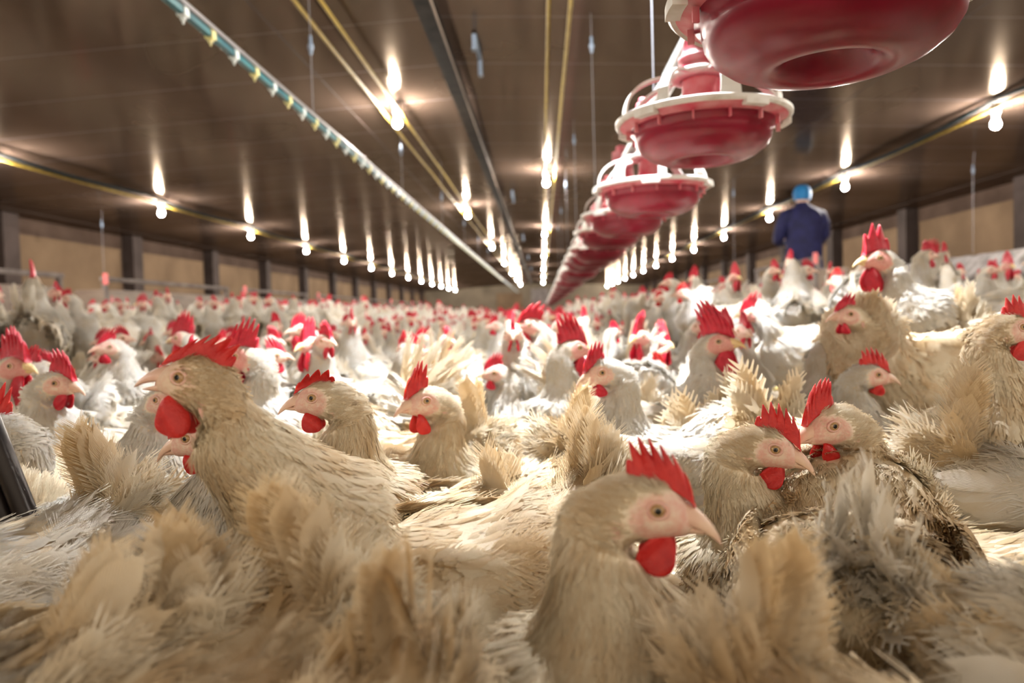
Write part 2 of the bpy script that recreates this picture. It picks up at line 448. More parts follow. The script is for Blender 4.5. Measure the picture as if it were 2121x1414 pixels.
def pipe_thing(name, x, z, r, m, label, cat, y0=-1.2, y1=44, sag=0, period=3.0, wob=0, seg=10):
    ys = np.arange(y0, y1, .35)
    P = np.stack([x + wob * np.sin(ys * 1.7), ys, z - sag * np.abs(np.sin(ys * PI / period))], 1)
    o = MB().tube(P, r, seg).build(name, m, smooth=True)
    tag(o, label, cat); return o
pipe_thing('lamp_conduit', -1.31, 2.262, .0125, M['yellow_pipe'], 'yellow pipe left of the nearest middle lamp, outer pipe of the pair', 'pipe', sag=.012)
pipe_thing('lamp_conduit', -1.17, 2.262, .0115, M['yellow_pipe'], 'yellow pipe running into the nearest middle lamp, inner pipe of the pair', 'pipe', sag=.012)
pipe_thing('lamp_conduit', .085, 2.262, .0115, M['yellow_pipe'], 'thin yellow pipe on the left side of the straight lamp row', 'pipe')
pipe_thing('lamp_conduit', .21, 2.255, .0125, M['yellow_pipe'], 'thin yellow pipe on the right side of the straight lamp row', 'pipe', sag=.01)
pipe_thing('lamp_conduit', 3.86, 2.115, .0145, M['yellow_pipe'], 'yellow pipe above the person carrying the outer right lamps', 'pipe', sag=.012)
pipe_thing('lamp_conduit', -5.02, 2.095, .0145, M['yellow_pipe'], 'yellow pipe under the black cable carrying the outer left lamps', 'pipe', sag=.012)
pipe_thing('power_cable', 3.79, 2.150, .019, M['cable'], 'thick black cable sagging above the yellow pipe on the right', 'cable', sag=.05, period=3.09, wob=.012)
pipe_thing('power_cable', -4.93, 2.140, .018, M['cable'], 'black cable sagging in waves above the yellow pipe on the left', 'cable', sag=.05, period=3.0, wob=.012)
pipe_thing('winch_cable', -1.52, 2.20, .0035, M['post'], 'thin brown winch cable between drinker line and yellow pipes', 'cable', seg=6)
pipe_thing('winch_cable', 2.55, 2.17, .003, M['post'], 'thin brown winch cable under the ceiling right of the feeders', 'cable', seg=6)
pipe_thing('winch_cable', 5.3, 1.93, .003, M['post'], 'thin cable close to the right wall', 'cable', seg=6)
pipe_thing('winch_cable', -6.3, 1.93, .003, M['post'], 'thin cable close to the left wall', 'cable', seg=6)
# ridge beam
rb = empty('ridge_beam', (-.62, 0, 0)); tag(rb, 'dark steel channel beam running along the ridge of the ceiling', 'beam')
MB().box((0, 21.5, 2.285), (.010, 45, .10)).box((0, 21.5, 2.238), (.095, 45, .008)).box((0, 21.5, 2.334), (.095, 45, .008)).build('beam_channel', M['steel_dark'], rb)
MB().box((.052, 21.5, 2.243), (.008, 45, .018)).build('beam_lip', M['box_tan'], rb)
for y in (5.1, 11.2, 17.3, 23.4, 29.5):
    br = empty('beam_bracket', (-.40, y, 0))
    tag(br, 'pale blue-grey steel bracket beside the ridge beam' + (', the near one' if y < 6 else ' farther down the house'), 'bracket', None if y < 6 else 'far ridge brackets')
    MB().box((0, .0, 2.352), (.03, .5, .01)).box((.0, -.24, 2.30), (.03, .012, .10)).box((.0, .24, 2.30), (.03, .012, .10)).box((0, .26, 2.25), (.03, .06, .01)).box((0, -.26, 2.25), (.03, .06, .01)).build('bracket_strap', M['adjuster'], br)

# drinker line
DX, DZ = -1.165, 1.545
dl = empty('drinker_line', (DX, 0, DZ)); tag(dl, 'raised nipple drinker line, grey rail over teal pipe with pale nipples', 'drinker line')
MB().tube([(0, y, .021) for y in np.arange(.4, 36, .7)], .0125, 12).build('support_rail', M['alu'], dl, smooth=True)
MB().box((0, 18.2, -.010), (.022, 35.6, .024)).build('drinker_pipe', M['teal'], dl, bevel=.003)
nip_prof = [(.0001, -.052), (.004, -.050), (.004, -.040), (.009, -.038), (.010, -.026), (.007, -.022)]
nip_me = MB().lathe(nip_prof, 10).box((0, 0, -.012), (.030, .032, .030)).mesh('nipple', M['nipple'], False)
nip2_me = MB().lathe(nip_prof, 10).box((0, 0, -.012), (.030, .032, .030)).mesh('nipple', M['nipple_white'], False)
for k in range(100):
    obj('nipple', nip_me if k % 2 else nip2_me, dl, (0, 2.0 + .2 * k, 0))
def hanger(parent, x, y, zb, ztop, za, cx=0):
    w = MB().tube([(x, y, zb), (x + cx * .3, y, za), (x + cx, y, ztop)], .0022, 6).build('hanger_wire', M['wire'], parent)
    MB().lathe([(.001, -.03), (.009, -.024), (.011, 0), (.016, .004), (.016, .022), (.009, .03), (.008, .07), (.001, .075)], 10, (x + cx * .3, y, za)).build('height_adjuster', M['adjuster'], w, smooth=True)
for y in (3.78, 6.2, 8.7, 11.2, 13.7, 16.2):
    hanger(dl, 0, y, .025, ceil_z(DX) - DZ, .36)

# right-hand and left-hand thin hanger wires of drinkers over the slats
for i, (x, y, lab) in enumerate([(5.2, 6.9, 'thin hanging wire at far right beside the wall panel'), (4.75, 8.2, 'thin wire hanging between the outer right lamps'),
                                 (2.6, 9.9, 'thin wire hanging left of the person'), (-6.4, 7.6, 'thin wire hanging at far left before the wall boards'), (-6.1, 9.9, 'thin wire hanging before the second left wall post')]):
    t = empty('hanging_wire', (x, y, 0)); tag(t, lab, 'wire')
    hanger(t, 0, 0, 1.02, ceil_z(x), ceil_z(x) - .22, .02)

# ------------------------------------------------------------------ feeder line
FX = .35
fl = empty('feed_pipe', (FX, 0, 1.10)); tag(fl, 'galvanised feed tube above the row of red feeder pans', 'pipe')
MB().tube([(0, y, 0) for y in np.arange(.15, 30, .6)], .0225, 16).build('auger_tube', M['galv'], fl, smooth=True)
MB().tube([(0, y, .042) for y in np.arange(.15, 30, .6)], .0045, 6).build('shock_wire', M['wire'], fl, smooth=True)
for y in (2.2, 4.55, 7.0, 9.4, 11.8, 14.2):
    hanger(fl, 0, y, .02, ceil_z(FX) - 1.10, 1.02, 0)
def pan_proto():
    t = empty('feeder_pan', (0, 0, 0))
    # red bowl, double walled, z=0 at the rim
    prof = [(.150, .004), (.150, -.006), (.143, -.010), (.141, -.022), (.139, -.032), (.130, -.046), (.113, -.059), (.095, -.067), (.078, -.071), (.066, -.071),
            (.056, -.066), (.050, -.056), (.040, -.040), (.026, -.031), (.0005, -.029),
            (.0005, -.026), (.028, -.027), (.045, -.037), (.056, -.052), (.070, -.064), (.092, -.062), (.112, -.054), (.127, -.042), (.136, -.028), (.139, .004)]
    pb = MB().lathe(prof, 72).build('pan_bowl', M['pan_red'], t, smooth=True)
    fl_ = MB().lathe([(.150, .000), (.172, .009), (.176, .013), (.174, .015), (.150, .006)], 72, closed=True)
    for k in range(14):
        q = 2 * PI * k / 14 + .1
        R = Matrix.Rotation(q, 3, 'Z')
        c = R @ Vector((.155, 0, -.008)); fl_.box(c, (.008, .0035, .018), R)
    fl_.build('pan_flange', M['pan_cone'], t, smooth=False)
    # white grill: rim ring, arms, top collar
    g = MB()
    g.lathe([(.158, .012), (.178, .008), (.182, .012), (.182, .019), (.176, .022), (.158, .020)], 72, closed=True)
    for k in range(5):
        q = 2 * PI * (k + .5) / 5
        for j in range(5):
            R = Matrix.Rotation(q + (j - 2) * .055, 3, 'Z'); g.box(R @ Vector((.175, 0, .008)), (.018, .0105, .014), R)
    g.build('grill_rim', M['pan_white'], t, smooth=False)
    def arm_mesh(q, wd):
        g = MB(); n = 12
        P = []
        for i in range(n + 1):
            s = i / n
            a = s * PI / 2
            r = .052 + .114 * math.sin(a) ** .9 if s > 0 else .052
            z = .018 + .088 * math.cos(a) ** .8 if s < 1 else .016
            P.append((r, z))
        V = []
        for i, (r, z) in enumerate(P):
            s = i / n; w = wd * (.5 + 1.1 * s ** 1.2)
            for (a, b_) in ((-w, .003), (w, .003), (w, -.003), (-w, -.003)):
                V.append(Matrix.Rotation(q, 3, 'Z') @ Vector((r + b_ * .5, a, z + b_)))
        Fc = []
        for i in range(n):
            for k in range(4):
                k2 = (k + 1) % 4; Fc.append((i * 4 + k, i * 4 + k2, i * 4 + 4 + k2, i * 4 + 4 + k))
        Fc += [(0, 3, 2, 1), (n * 4, n * 4 + 1, n * 4 + 2, n * 4 + 3)]
        return g.add(V, Fc)
    for k in range(8):
        arm_mesh(2 * PI * k / 8 + .2, .013 if k % 2 else .008).build('grill_arm', M['pan_white'], t, smooth=False)
    MB().lathe([(.044, .098), (.060, .100), (.066, .108), (.060, .116), (.044, .114)], 40, closed=True).build('grill_collar', M['pan_white'], t, smooth=True)
    # red feed cone down to the bowl and up to the tube
    MB().lathe([(.0005, -.020), (.052, -.018), (.050, .004), (.045, .03), (.040, .075), (.040, .118), (.046, .120), (.046, .128), (.040, .130), (.040, .136), (.047, .138), (.047, .146),
                (.041, .148), (.038, .160), (.034, .185), (.030, .225), (.0005, .226)], 40).build('feed_cone', M['pan_cone'], t, smooth=True)
    MB().box((0, 0, .245), (.062, .085, .050)).box((0, 0, .28), (.03, .07, .02)).build('tube_saddle', M['pan_cone'], t, bevel=.006)
    return t
pan0 = pan_proto()
onames = ['nearest red feeder pan at the top edge, seen from below', 'second red feeder pan with white grill over the flock', 'third red feeder pan in the hanging row',
          'fourth red feeder pan in the hanging row', 'fifth red feeder pan in the hanging row']
for k in range(42):
    y = .87 + .70 * k
    o = pan0 if k == 0 else copy_tree(pan0)
    o.location = (FX - .01 * (k == 0), y, .845 if k == 0 else .872 + .012 * math.sin(k * 2.1))
    o.rotation_euler = (0, 0, k * .7)
    tag(o, onames[k] if k < 5 else 'red feeder pan in the far receding part of the hanging row', 'feeder', 'hanging feeder pans' if k < 5 else 'far hanging feeder pans')

# ------------------------------------------------------------------ nest boxes and covers on the slats
def nest(x, y0, y1, zt, label, near_post=True, sgn=1, group=None):
    t = empty('nest_box', (x, (y0 + y1) / 2, SZ)); L_ = y1 - y0; h = zt - SZ
    tag(t, label, 'nest box', group)
    MB().box((sgn * .12, 0, h * .42), (.34, L_, h * .84)).build('nest_body', M['box_tan'], t, bevel=.01)
    MB().box((-sgn * .04, 0, h - .02), (.05, L_ + .04, .045)).build('perch_rail', M['rail'], t, bevel=.006)
    for e in (-1, 1):
        p = MB().box((-sgn * .04, e * (L_ / 2 - .03), h * .5), (.045, .045, h)).build('nest_post', M['rail'], t)
        if e < 0: MB().box((-sgn * .075, -(L_ / 2 + .005), h - .02), (.04, .03, .12)).build('marker_tag', M['pinkflag'], p)
    n = int(L_ / .3)
    for i in range(n):
        MB().box((-sgn * .055, -L_ / 2 + .15 + i * L_ / n, h * .4), (.012, .22, h * .5)).build('nest_curtain', M['box_tan'], t)
nest(-4.80, 3.7, 7.01, 1.03, 'nest box with grey rail at the far left edge', sgn=-1)
nest(-4.80, 7.70, 10.8, 1.03, 'long nest box with grey rail behind the left hens', sgn=-1)
nest(-4.80, 11.4, 14.5, 1.03, 'third nest box along the left side, beyond the long one', sgn=-1)
for i in range(4): nest(-4.8, 15.2 + i * 3.7, 18.4 + i * 3.7, 1.03, 'distant nest box low along the left side', sgn=-1, group='distant left nest boxes')
nest(3.08, 8.1, 10.4, 1.03, 'nest box with rail in front of the person in blue', sgn=1)
for i in range(5): nest(3.08, 11.6 + i * 3.7, 14.7 + i * 3.7, 1.0, 'distant nest box low along the right side', sgn=1, group='distant right nest boxes')
# long dusty cover on the right
t = empty('nest_cover', (4.15, 6.2, SZ)); tag(t, 'long dusty grey nest cover behind the tall rooster on the right', 'nest cover')
mb = MB(); n = 60
V = []; Fc = []
pr = [(0, .50), (.0, .54), (.06, .62), (.16, .74), (.30, .76), (.42, .70), (.5, .5)]
for i in range(n + 1):
    y = -2.6 + 5.2 * i / n
    for (a, b_) in pr: V.append((a + .012 * math.sin(i * 1.3), y, b_ + .01 * math.sin(i * 2.2 + a * 9)))
for i in range(n):
    for k in range(len(pr) - 1):
        q = len(pr); Fc.append((i * q + k, (i + 1) * q + k, (i + 1) * q + k + 1, i * q + k + 1))
Fc += [tuple(range(len(pr))), tuple(n * len(pr) + k for k in range(len(pr)))[::-1]]
mb.add(V, Fc); mb.build('cover_sheet', M['grey_top'], t, smooth=False)
MB().box((.25, 0, .25), (.46, 5.1, .5)).build('nest_body', M['rail'], t)
for i in range(9):
    MB().box((-.01, -2.4 + i * .6, .50), (.03, .05, .10)).build('cover_strut', M['rail'], t)

# dark feeder leg in the left corner
t = empty('metal_stand', (-.31, .40, 0)); tag(t, 'black metal stand legs leaning in at the lower left edge', 'stand')
a = at_y(0, 930, .70); b_ = at_y(75, 1120, .70); d_ = b_ - a
top = a - d_ * 1.2; bot = a + d_ * ((a[2]) / -d_[2])
off = np.array([.30 + .01, -.40, 0]) 
for q, w in ((0.0, .006), (-.0235, .006)):
    P = [top + np.array([.31 + q, -.40, 0]), bot + np.array([.31 + q, -.40, 0])]
    MB().tube([P[0] * (1 - s) + P[1] * s for s in np.linspace(0, 1, 5)], .0108, 14).build('leg', M['black_metal'], t, smooth=True)

# ------------------------------------------------------------------ person seen from behind
PP = at_y(1665, 500, 9.15); px_, py_ = float(PP[0]), 9.15
def person():
    t = empty('person', (px_, py_, SZ + .04)); t.rotation_euler = (0, 0, math.radians(6))
    tag(t, 'person in a dark blue coat and blue hair net seen from behind', 'person')
    J = {'pelvis': (0, 0, .92), 'chest': (0, .01, 1.25), 'neck': (0, .02, 1.47), 'head': (0, .03, 1.57), 'crown': (0, .03, 1.70),
         'sl': (-.17, .01, 1.42), 'el': (-.26, .05, 1.14), 'hl': (-.14, .27, 1.06), 'pl': (-.10, .33, 1.06),
         'sr': (.17, .01, 1.42), 'er': (.26, .05, 1.14), 'hr': (.14, .27, 1.06), 'pr': (.10, .33, 1.06),
         'tl': (-.10, 0, .88), 'kl': (-.11, .02, .48), 'al': (-.12, -.02, .08), 'fl': (-.12, .14, .04),
         'tr': (.10, 0, .88), 'kr': (.11, .02, .48), 'ar': (.12, -.02, .08), 'fr': (.12, .14, .04)}
    Rr = {'pelvis': .14, 'chest': .14, 'neck': .055, 'head': .088, 'crown': .07, 'sl': .06, 'sr': .06, 'el': .042, 'er': .042, 'hl': .026, 'hr': .026, 'pl': .030, 'pr': .030,
          'tl': .095, 'tr': .095, 'kl': .06, 'kr': .06, 'al': .04, 'ar': .04, 'fl': .04, 'fr': .04}
    E_ = [('pelvis', 'chest'), ('chest', 'neck'), ('neck', 'head'), ('head', 'crown'), ('chest', 'sl'), ('sl', 'el'), ('el', 'hl'), ('hl', 'pl'),
          ('chest', 'sr'), ('sr', 'er'), ('er', 'hr'), ('hr', 'pr'), ('pelvis', 'tl'), ('tl', 'kl'), ('kl', 'al'), ('al', 'fl'), ('pelvis', 'tr'), ('tr', 'kr'), ('kr', 'ar'), ('ar', 'fr')]
    for s, sx_ in (('l', 1), ('r', -1)):
        p = np.array(J['p' + s])
        for i in range(5):
            ang = (-.5 + i * .27) if i < 4 else 1.3
            ln = (.035, .042, .040, .032, .028)[i]
            b0 = p + np.array([sx_ * .01, .012, .02 - i * .013]) if i < 4 else p + np.array([sx_ * -.005, 0, .03])
            dr = np.array([sx_ * (.55 if i < 4 else .2), .75, -.15 if i < 4 else .5]); dr /= np.linalg.norm(dr)
            n1, n2 = 'f%s%da' % (s, i), 'f%s%db' % (s, i)
            J[n1] = tuple(b0 + dr * ln * .7); J[n2] = tuple(b0 + dr * ln * 1.3 + np.array([0, 0, -.018]))
            Rr[n1] = .009; Rr[n2] = .008; E_ += [('p' + s, n1), (n1, n2)]
    K = list(J)
    me = bpy.data.meshes.new('body'); me.from_pydata([J[k] for k in K], [(K.index(a), K.index(b)) for a, b in E_], [])
    me.materials.append(M['human_skin'])
    o = obj('body', me, t)
    sm = o.modifiers.new('skin', 'SKIN')
    for k, v in zip(K, me.skin_vertices[0].data): v.radius = (Rr[k], Rr[k] * .85); v.use_root = (k == 'pelvis')
    o.modifiers.new('sub', 'SUBSURF').levels = 2; o.modifiers['sub'].render_levels = 2
    def loft(rings, nseg=28):
        V = []; Fc = []
        for (c, rx, ry) in rings:
            for k in range(nseg):
                q = 2 * PI * k / nseg
                f_ = 1 + .03 * math.sin(5 * q + c[2] * 17)
                V.append((c[0] + rx * f_ * math.cos(q), c[1] + ry * f_ * math.sin(q), c[2]))
        for i in range(len(rings) - 1):
            for k in range(nseg):
                k2 = (k + 1) % nseg; Fc.append((i * nseg + k, i * nseg + k2, (i + 1) * nseg + k2, (i + 1) * nseg + k))
        return V, Fc
    coat = MB()
    coat.add(*loft([((0, 0, .62), .235, .17), ((0, 0, .80), .232, .165), ((0, 0, .98), .222, .155), ((0, 0, 1.12), .222, .150), ((0, .0, 1.26), .235, .155), ((0, .01, 1.38), .240, .145),
                    ((0, .015, 1.435), .205, .125), ((0, .02, 1.475), .13, .095), ((0, .02, 1.50), .082, .075), ((0, .022, 1.53), .068, .068)]))
    for s in (-1, 1):
        coat.tube([(s * .15, .01, 1.40), (s * .215, .02, 1.37), (s * .262, .03, 1.27), (s * .29, .05, 1.14), (s * .272, .12, 1.08), (s * .21, .20, 1.065), (s * .155, .26, 1.06)],
                  [.07, .082, .078, .072, .066, .058, .050], 20)
    coat.build('coat', M['coat'], t, smooth=True)
    MB().lathe([(.0005, .150), (.05, .142), (.082, .118), (.102, .08), (.108, .035), (.102, -.005), (.096, -.022), (.101, -.03), (.092, -.04)], 28, (0, .028, 1.60)).build('hair_net', M['hairnet'], t, smooth=True)
    MB().tube([(-.10, 0, .90), (-.11, .015, .5), (-.12, -.02, .14)], [.115, .085, .07], 16).tube([(.10, 0, .90), (.11, .015, .5), (.12, -.02, .14)], [.115, .085, .07], 16).build('trousers', M['trouser'], t, smooth=True)
    for s in (-1, 1):
        MB().tube([(s * .12, -.02, .34), (s * .12, -.02, .12), (s * .12, .0, .05), (s * .12, .08, .045), (s * .12, .17, .035)], [.07, .055, .062, .052, .035], 14).build('boot', M['boot'], t, smooth=True)
person()

# ------------------------------------------------------------------ birds: feathers
def feather_template(nb, w, ang, segs, seed, ragged=.25, cup=.10, droop=.12, rach=True, split=.0, wfun=None, bw=.75):
    """One feather of unit length along +x, vane in the xy plane, z outward. Returns V, Q, along."""
    r = np.random.default_rng(seed)
    V = []; Q = []; A = []; B = []
    def zc(x, y): return -droop * x * x - cup * abs(y) / w * w * 1.2
    for side in (-1, 1):
        ss = np.linspace(.04, .97, nb)
        ds = ss[1] - ss[0]
        k = 0; gap = 0
        for i, s in enumerate(ss):
            wf = wfun(s) if wfun else math.sin(PI * min(1, s * .80 + .16)) ** .55
            ln = w * wf * (1 + ragged * (r.random() - .5))
            if r.random() < split: ln *= r.uniform(.35, .8)
            a = ang * (1 - .45 * s) * r.uniform(.9, 1.1)
            dx, dy = math.cos(a), math.sin(a)
            n0 = len(V)
            for j in range(segs + 1):
                f_ = j / segs
                hw = ds * (bw if j < segs else .24)
                x = s + dx * ln / max(dy, .25) * f_ - .06 * f_ * f_ * w; y = dy * ln / max(dy, .25) * f_
                zz = r.uniform(-.006, .006) if j else 0
                for e in (-1, 1):
                    xx = x + e * hw * (1 if j < segs else .6); V.append((xx, side * y, zc(min(xx, 1.2), y) + zz)); A.append(min(1, max(0, xx))); B.append(side * y / w)
            for j in range(segs):
                b_ = n0 + 2 * j; Q.append((b_, b_ + 1, b_ + 3, b_ + 2))
    if rach:
        n0 = len(V); ns = 5
        for j in range(ns + 1):
            s = j / ns; rw = .012 * (1 - .8 * s)
            for e in (-1, 1): V.append((s, e * rw, zc(s, 0) + .004)); A.append(s); B.append(0)
        for j in range(ns):
            b_ = n0 + 2 * j; Q.append((b_, b_ + 1, b_ + 3, b_ + 2))
    return np.array(V), np.array(Q), np.array(A), np.array(B)

def vane_template(na, w, seed, fuzz=4, cup=.22, droop=.04, nacross=2, taper=.16, round_=.80, fl=.16, jag=.05, curl=0):
    """A closed soft vane with a rounded ragged tip and a few loose barbs along its edge."""
    r = np.random.default_rng(seed)
    V = []; Q = []; A = []; B = []
    def wd(s): return w * (taper + (1 - taper) * min(1, s / .45) ** .7) * (1 if s < round_ else math.sqrt(max(.02, 1 - ((s - round_) / (1.02 - round_)) ** 2)))
    def zc(x, y): return -droop * x * x - cup * (abs(y) / w) ** 1.6 * w + curl * x ** 3
    for i in range(na + 1):
        s = (i / na) ** .85
        for j in range(nacross + 1):
            c = 2 * j / nacross - 1
            y = c * wd(s) * (1 + jag * r.normal() * (abs(c) > .9))
            x = s + .10 * w * (abs(c) ** 2) * (-1 if s > .9 else 1) + (jag * .8 * r.normal() if i == na else 0)
            V.append((x, y, zc(x, y))); A.append(s); B.append(c)
    n_ = nacross + 1
    for i in range(na):
        for j in range(nacross):
            a = i * n_ + j; Q.append((a, a + n_, a + n_ + 1, a + 1))
    for k in range(fuzz):
        side = -1 if k % 2 else 1; s = r.uniform(.15, 1.0); y = side * wd(s) * .92
        a = r.uniform(.15, .75) * side; L_ = fl * r.uniform(.5, 1.3); t = .010 if w > .25 else .006
        dx, dy = math.cos(a), math.sin(a); n0 = len(V)
        for (q, e) in ((0, 1), (0, -1), (1, -.25), (1, .25)):
            V.append((s + dx * L_ * q - dy * t * e, y + dy * L_ * q + dx * t * e, zc(s, y) + q * r.uniform(-.02, .03))); A.append(min(1, s)); B.append(side)
        Q.append((n0, n0 + 1, n0 + 2, n0 + 3))
    return np.array(V), np.array(Q), np.array(A), np.array(B)

TPL = {}
for lv, nb in (('hi', 9), ('lo', 4)):
    h_ = lv == 'hi'
    def hybrid(na, wv, wb, seed, nbb, taper, fz, ang=.62, bwv=.45, ncr=2, curl=0., rg=.3):
        a = vane_template(na, wv, seed, fz, .18, .05, ncr, taper, .80, .12, .05, curl=curl)
        b = feather_template(nbb, wb, ang, 1, seed + 90, rg, .20, .06, False, .10, bw=bwv)
        keep = b[2] > -1
        n0 = len(a[0]); V2 = b[0].copy(); V2[:, 2] += .004 + curl * V2[:, 0] ** 3
        return np.vstack([a[0], V2]), np.vstack([a[1], b[1] + n0]), np.concatenate([a[2], b[2]]), np.concatenate([a[3], b[3]])
    if h_: TPL['contour', lv] = [hybrid(3, .22, .32, 10 + i, 4, .3, 0, ang=.55, bwv=.26) for i in range(6)]
    else: TPL['contour', lv] = [hybrid(2, .24, .32, 10 + i, 2, .3, 0, ang=.55, bwv=.30) for i in range(6)]
    TPL['hackle', lv] = [feather_template(3 if h_ else 2, .15, .32, 1, 20 + i, .6, .2, .02, False, .1, bw=.50) for i in range(5)]
    TPL['down', lv] = [feather_template(10 if h_ else 5, .40, .80, 1, 30 + i, .7, -.10, .0, False, .25, bw=.13 if h_ else .22) for i in range(5)]
    if h_: TPL['tail', lv] = [hybrid(9, .105, .165, 40 + i, 44, .35, 10, ang=.75, bwv=.42, ncr=4, curl=.05 * (i - 2), rg=.22) for i in range(5)]
    else: TPL['tail', lv] = [hybrid(4, .105, .165, 40 + i, 9, .35, 0, ang=.7, bwv=.5, curl=.04 * (i - 2)) for i in range(5)]
    TPL['bristle', lv] = [(np.array([(0, -.06, 0), (0, .06, 0), (1, .015, -.05), (1, -.015, -.05)]), np.array([(0, 1, 2, 3)]), np.array([0, 0, 1, 1]), np.zeros(4))]

class Plumage:
    def __init__(self, rng): self.V = []; self.Q = []; self.N = []; self.T = []; self.U = []; self.W = []; self.n = 0; self.rng = rng
    def add(self, tpl, P, D, Nn, Lg, Wd=None, keepn=None, tint=None):
        """Feathers at P pointing along D, outer side Nn, length Lg; keepn = shading normal blend 0..1."""
        if len(P) == 0: return
        tpls = TPL[tpl]; r = self.rng
        which = r.integers(0, len(tpls), len(P))
        Wd = np.ones(len(P)) if Wd is None else np.broadcast_to(Wd, (len(P),))
        tn = r.random(len(P)) if tint is None else np.broadcast_to(tint, (len(P),)) + r.uniform(-.15, .15, len(P))
        for k, (V, Q, A, B) in enumerate(tpls):
            s = which == k
            if not s.any(): continue
            p, d, nn, lg, wd = P[s], D[s], Nn[s], Lg[s], Wd[s]
            sd = np.cross(nn, d); sd /= np.linalg.norm(sd, axis=1)[:, None] + 1e-9
            nn2 = np.cross(d, sd)
            VV = p[:, None] + lg[:, None, None] * (V[None, :, 0:1] * d[:, None] + V[None, :, 1:2] * sd[:, None] * wd[:, None, None] + V[None, :, 2:3] * nn2[:, None])
            m_ = len(p); nv = len(V)
            QQ = Q[None] + (np.arange(m_) * nv)[:, None, None] + self.n
            self.V.append(VV.reshape(-1, 3)); self.Q.append(QQ.reshape(-1, 4)); self.n += m_ * nv
            tilt = V[None, :, 1:2] * 1.2 * sd[:, None] + (V[None, :, 0:1] - .4) * .35 * d[:, None]
            NN = nn[:, None] + tilt
            NN /= np.linalg.norm(NN, axis=2)[..., None]
            self.N.append(NN.reshape(-1, 3)); self.T.append((tn[s][:, None] * np.ones(nv)[None] + .12 * (A[None] - .5)).ravel())
            self.U.append(np.tile(A, m_)); self.W.append(np.tile(B, m_))
    def mesh(self, name, m_):
        V_ = np.concatenate(self.V); Q_ = np.concatenate(self.Q); N_ = np.concatenate(self.N)
        g = np.cross(V_[Q_[:, 2]] - V_[Q_[:, 0]], V_[Q_[:, 3]] - V_[Q_[:, 1]])
        fl = (g * N_[Q_].sum(1)).sum(1) < 0
        Q_[fl] = Q_[fl][:, ::-1]
        return mesh_np(name, V_, Q_, [m_], normals=np.concatenate(self.N), attrs={'tint': np.concatenate(self.T), 'fu': np.concatenate(self.U), 'fv': np.concatenate(self.W)})

def catmull(P, t):
    """Catmull-Rom through rows of P at parameters t in [0, len-1]."""
    P = np.asarray(P, float); n = len(P)
    Pe = np.vstack([2 * P[0] - P[1], P, 2 * P[-1] - P[-2]])
    i = np.clip(np.floor(t).astype(int), 0, n - 2); f_ = (t - i)[:, None]
    a, b_, c, d = Pe[i], Pe[i + 1], Pe[i + 2], Pe[i + 3]
    return .5 * ((2 * b_) + (-a + c) * f_ + (2 * a - 5 * b_ + 4 * c - d) * f_ ** 2 + (-a + 3 * b_ - 3 * c + d) * f_ ** 3)

def rotm(yaw, pitch, roll=0):
    """Head rotation: +x forward, pitch up positive."""
    return np.array(Matrix.Rotation(yaw, 3, 'Z') @ Matrix.Rotation(-pitch, 3, 'Y') @ Matrix.Rotation(roll, 3, 'X'))

DEF = dict(head=(.155, 0, .435), hyaw=0, hpitch=0, hroll=0, male=False, comb=(.040, .020, 6, .15, .0), wattle=(.013, .020), tail=(50, .105, 16, 1.0),
           open=0, lod='hi', cream=.3, nfe=1.0, tailmat='tail_feather', neck=1.0, seed=0, pale=False, legs=True, fat=1.0, ruffle=1.0, hs=1.14, recede=0)

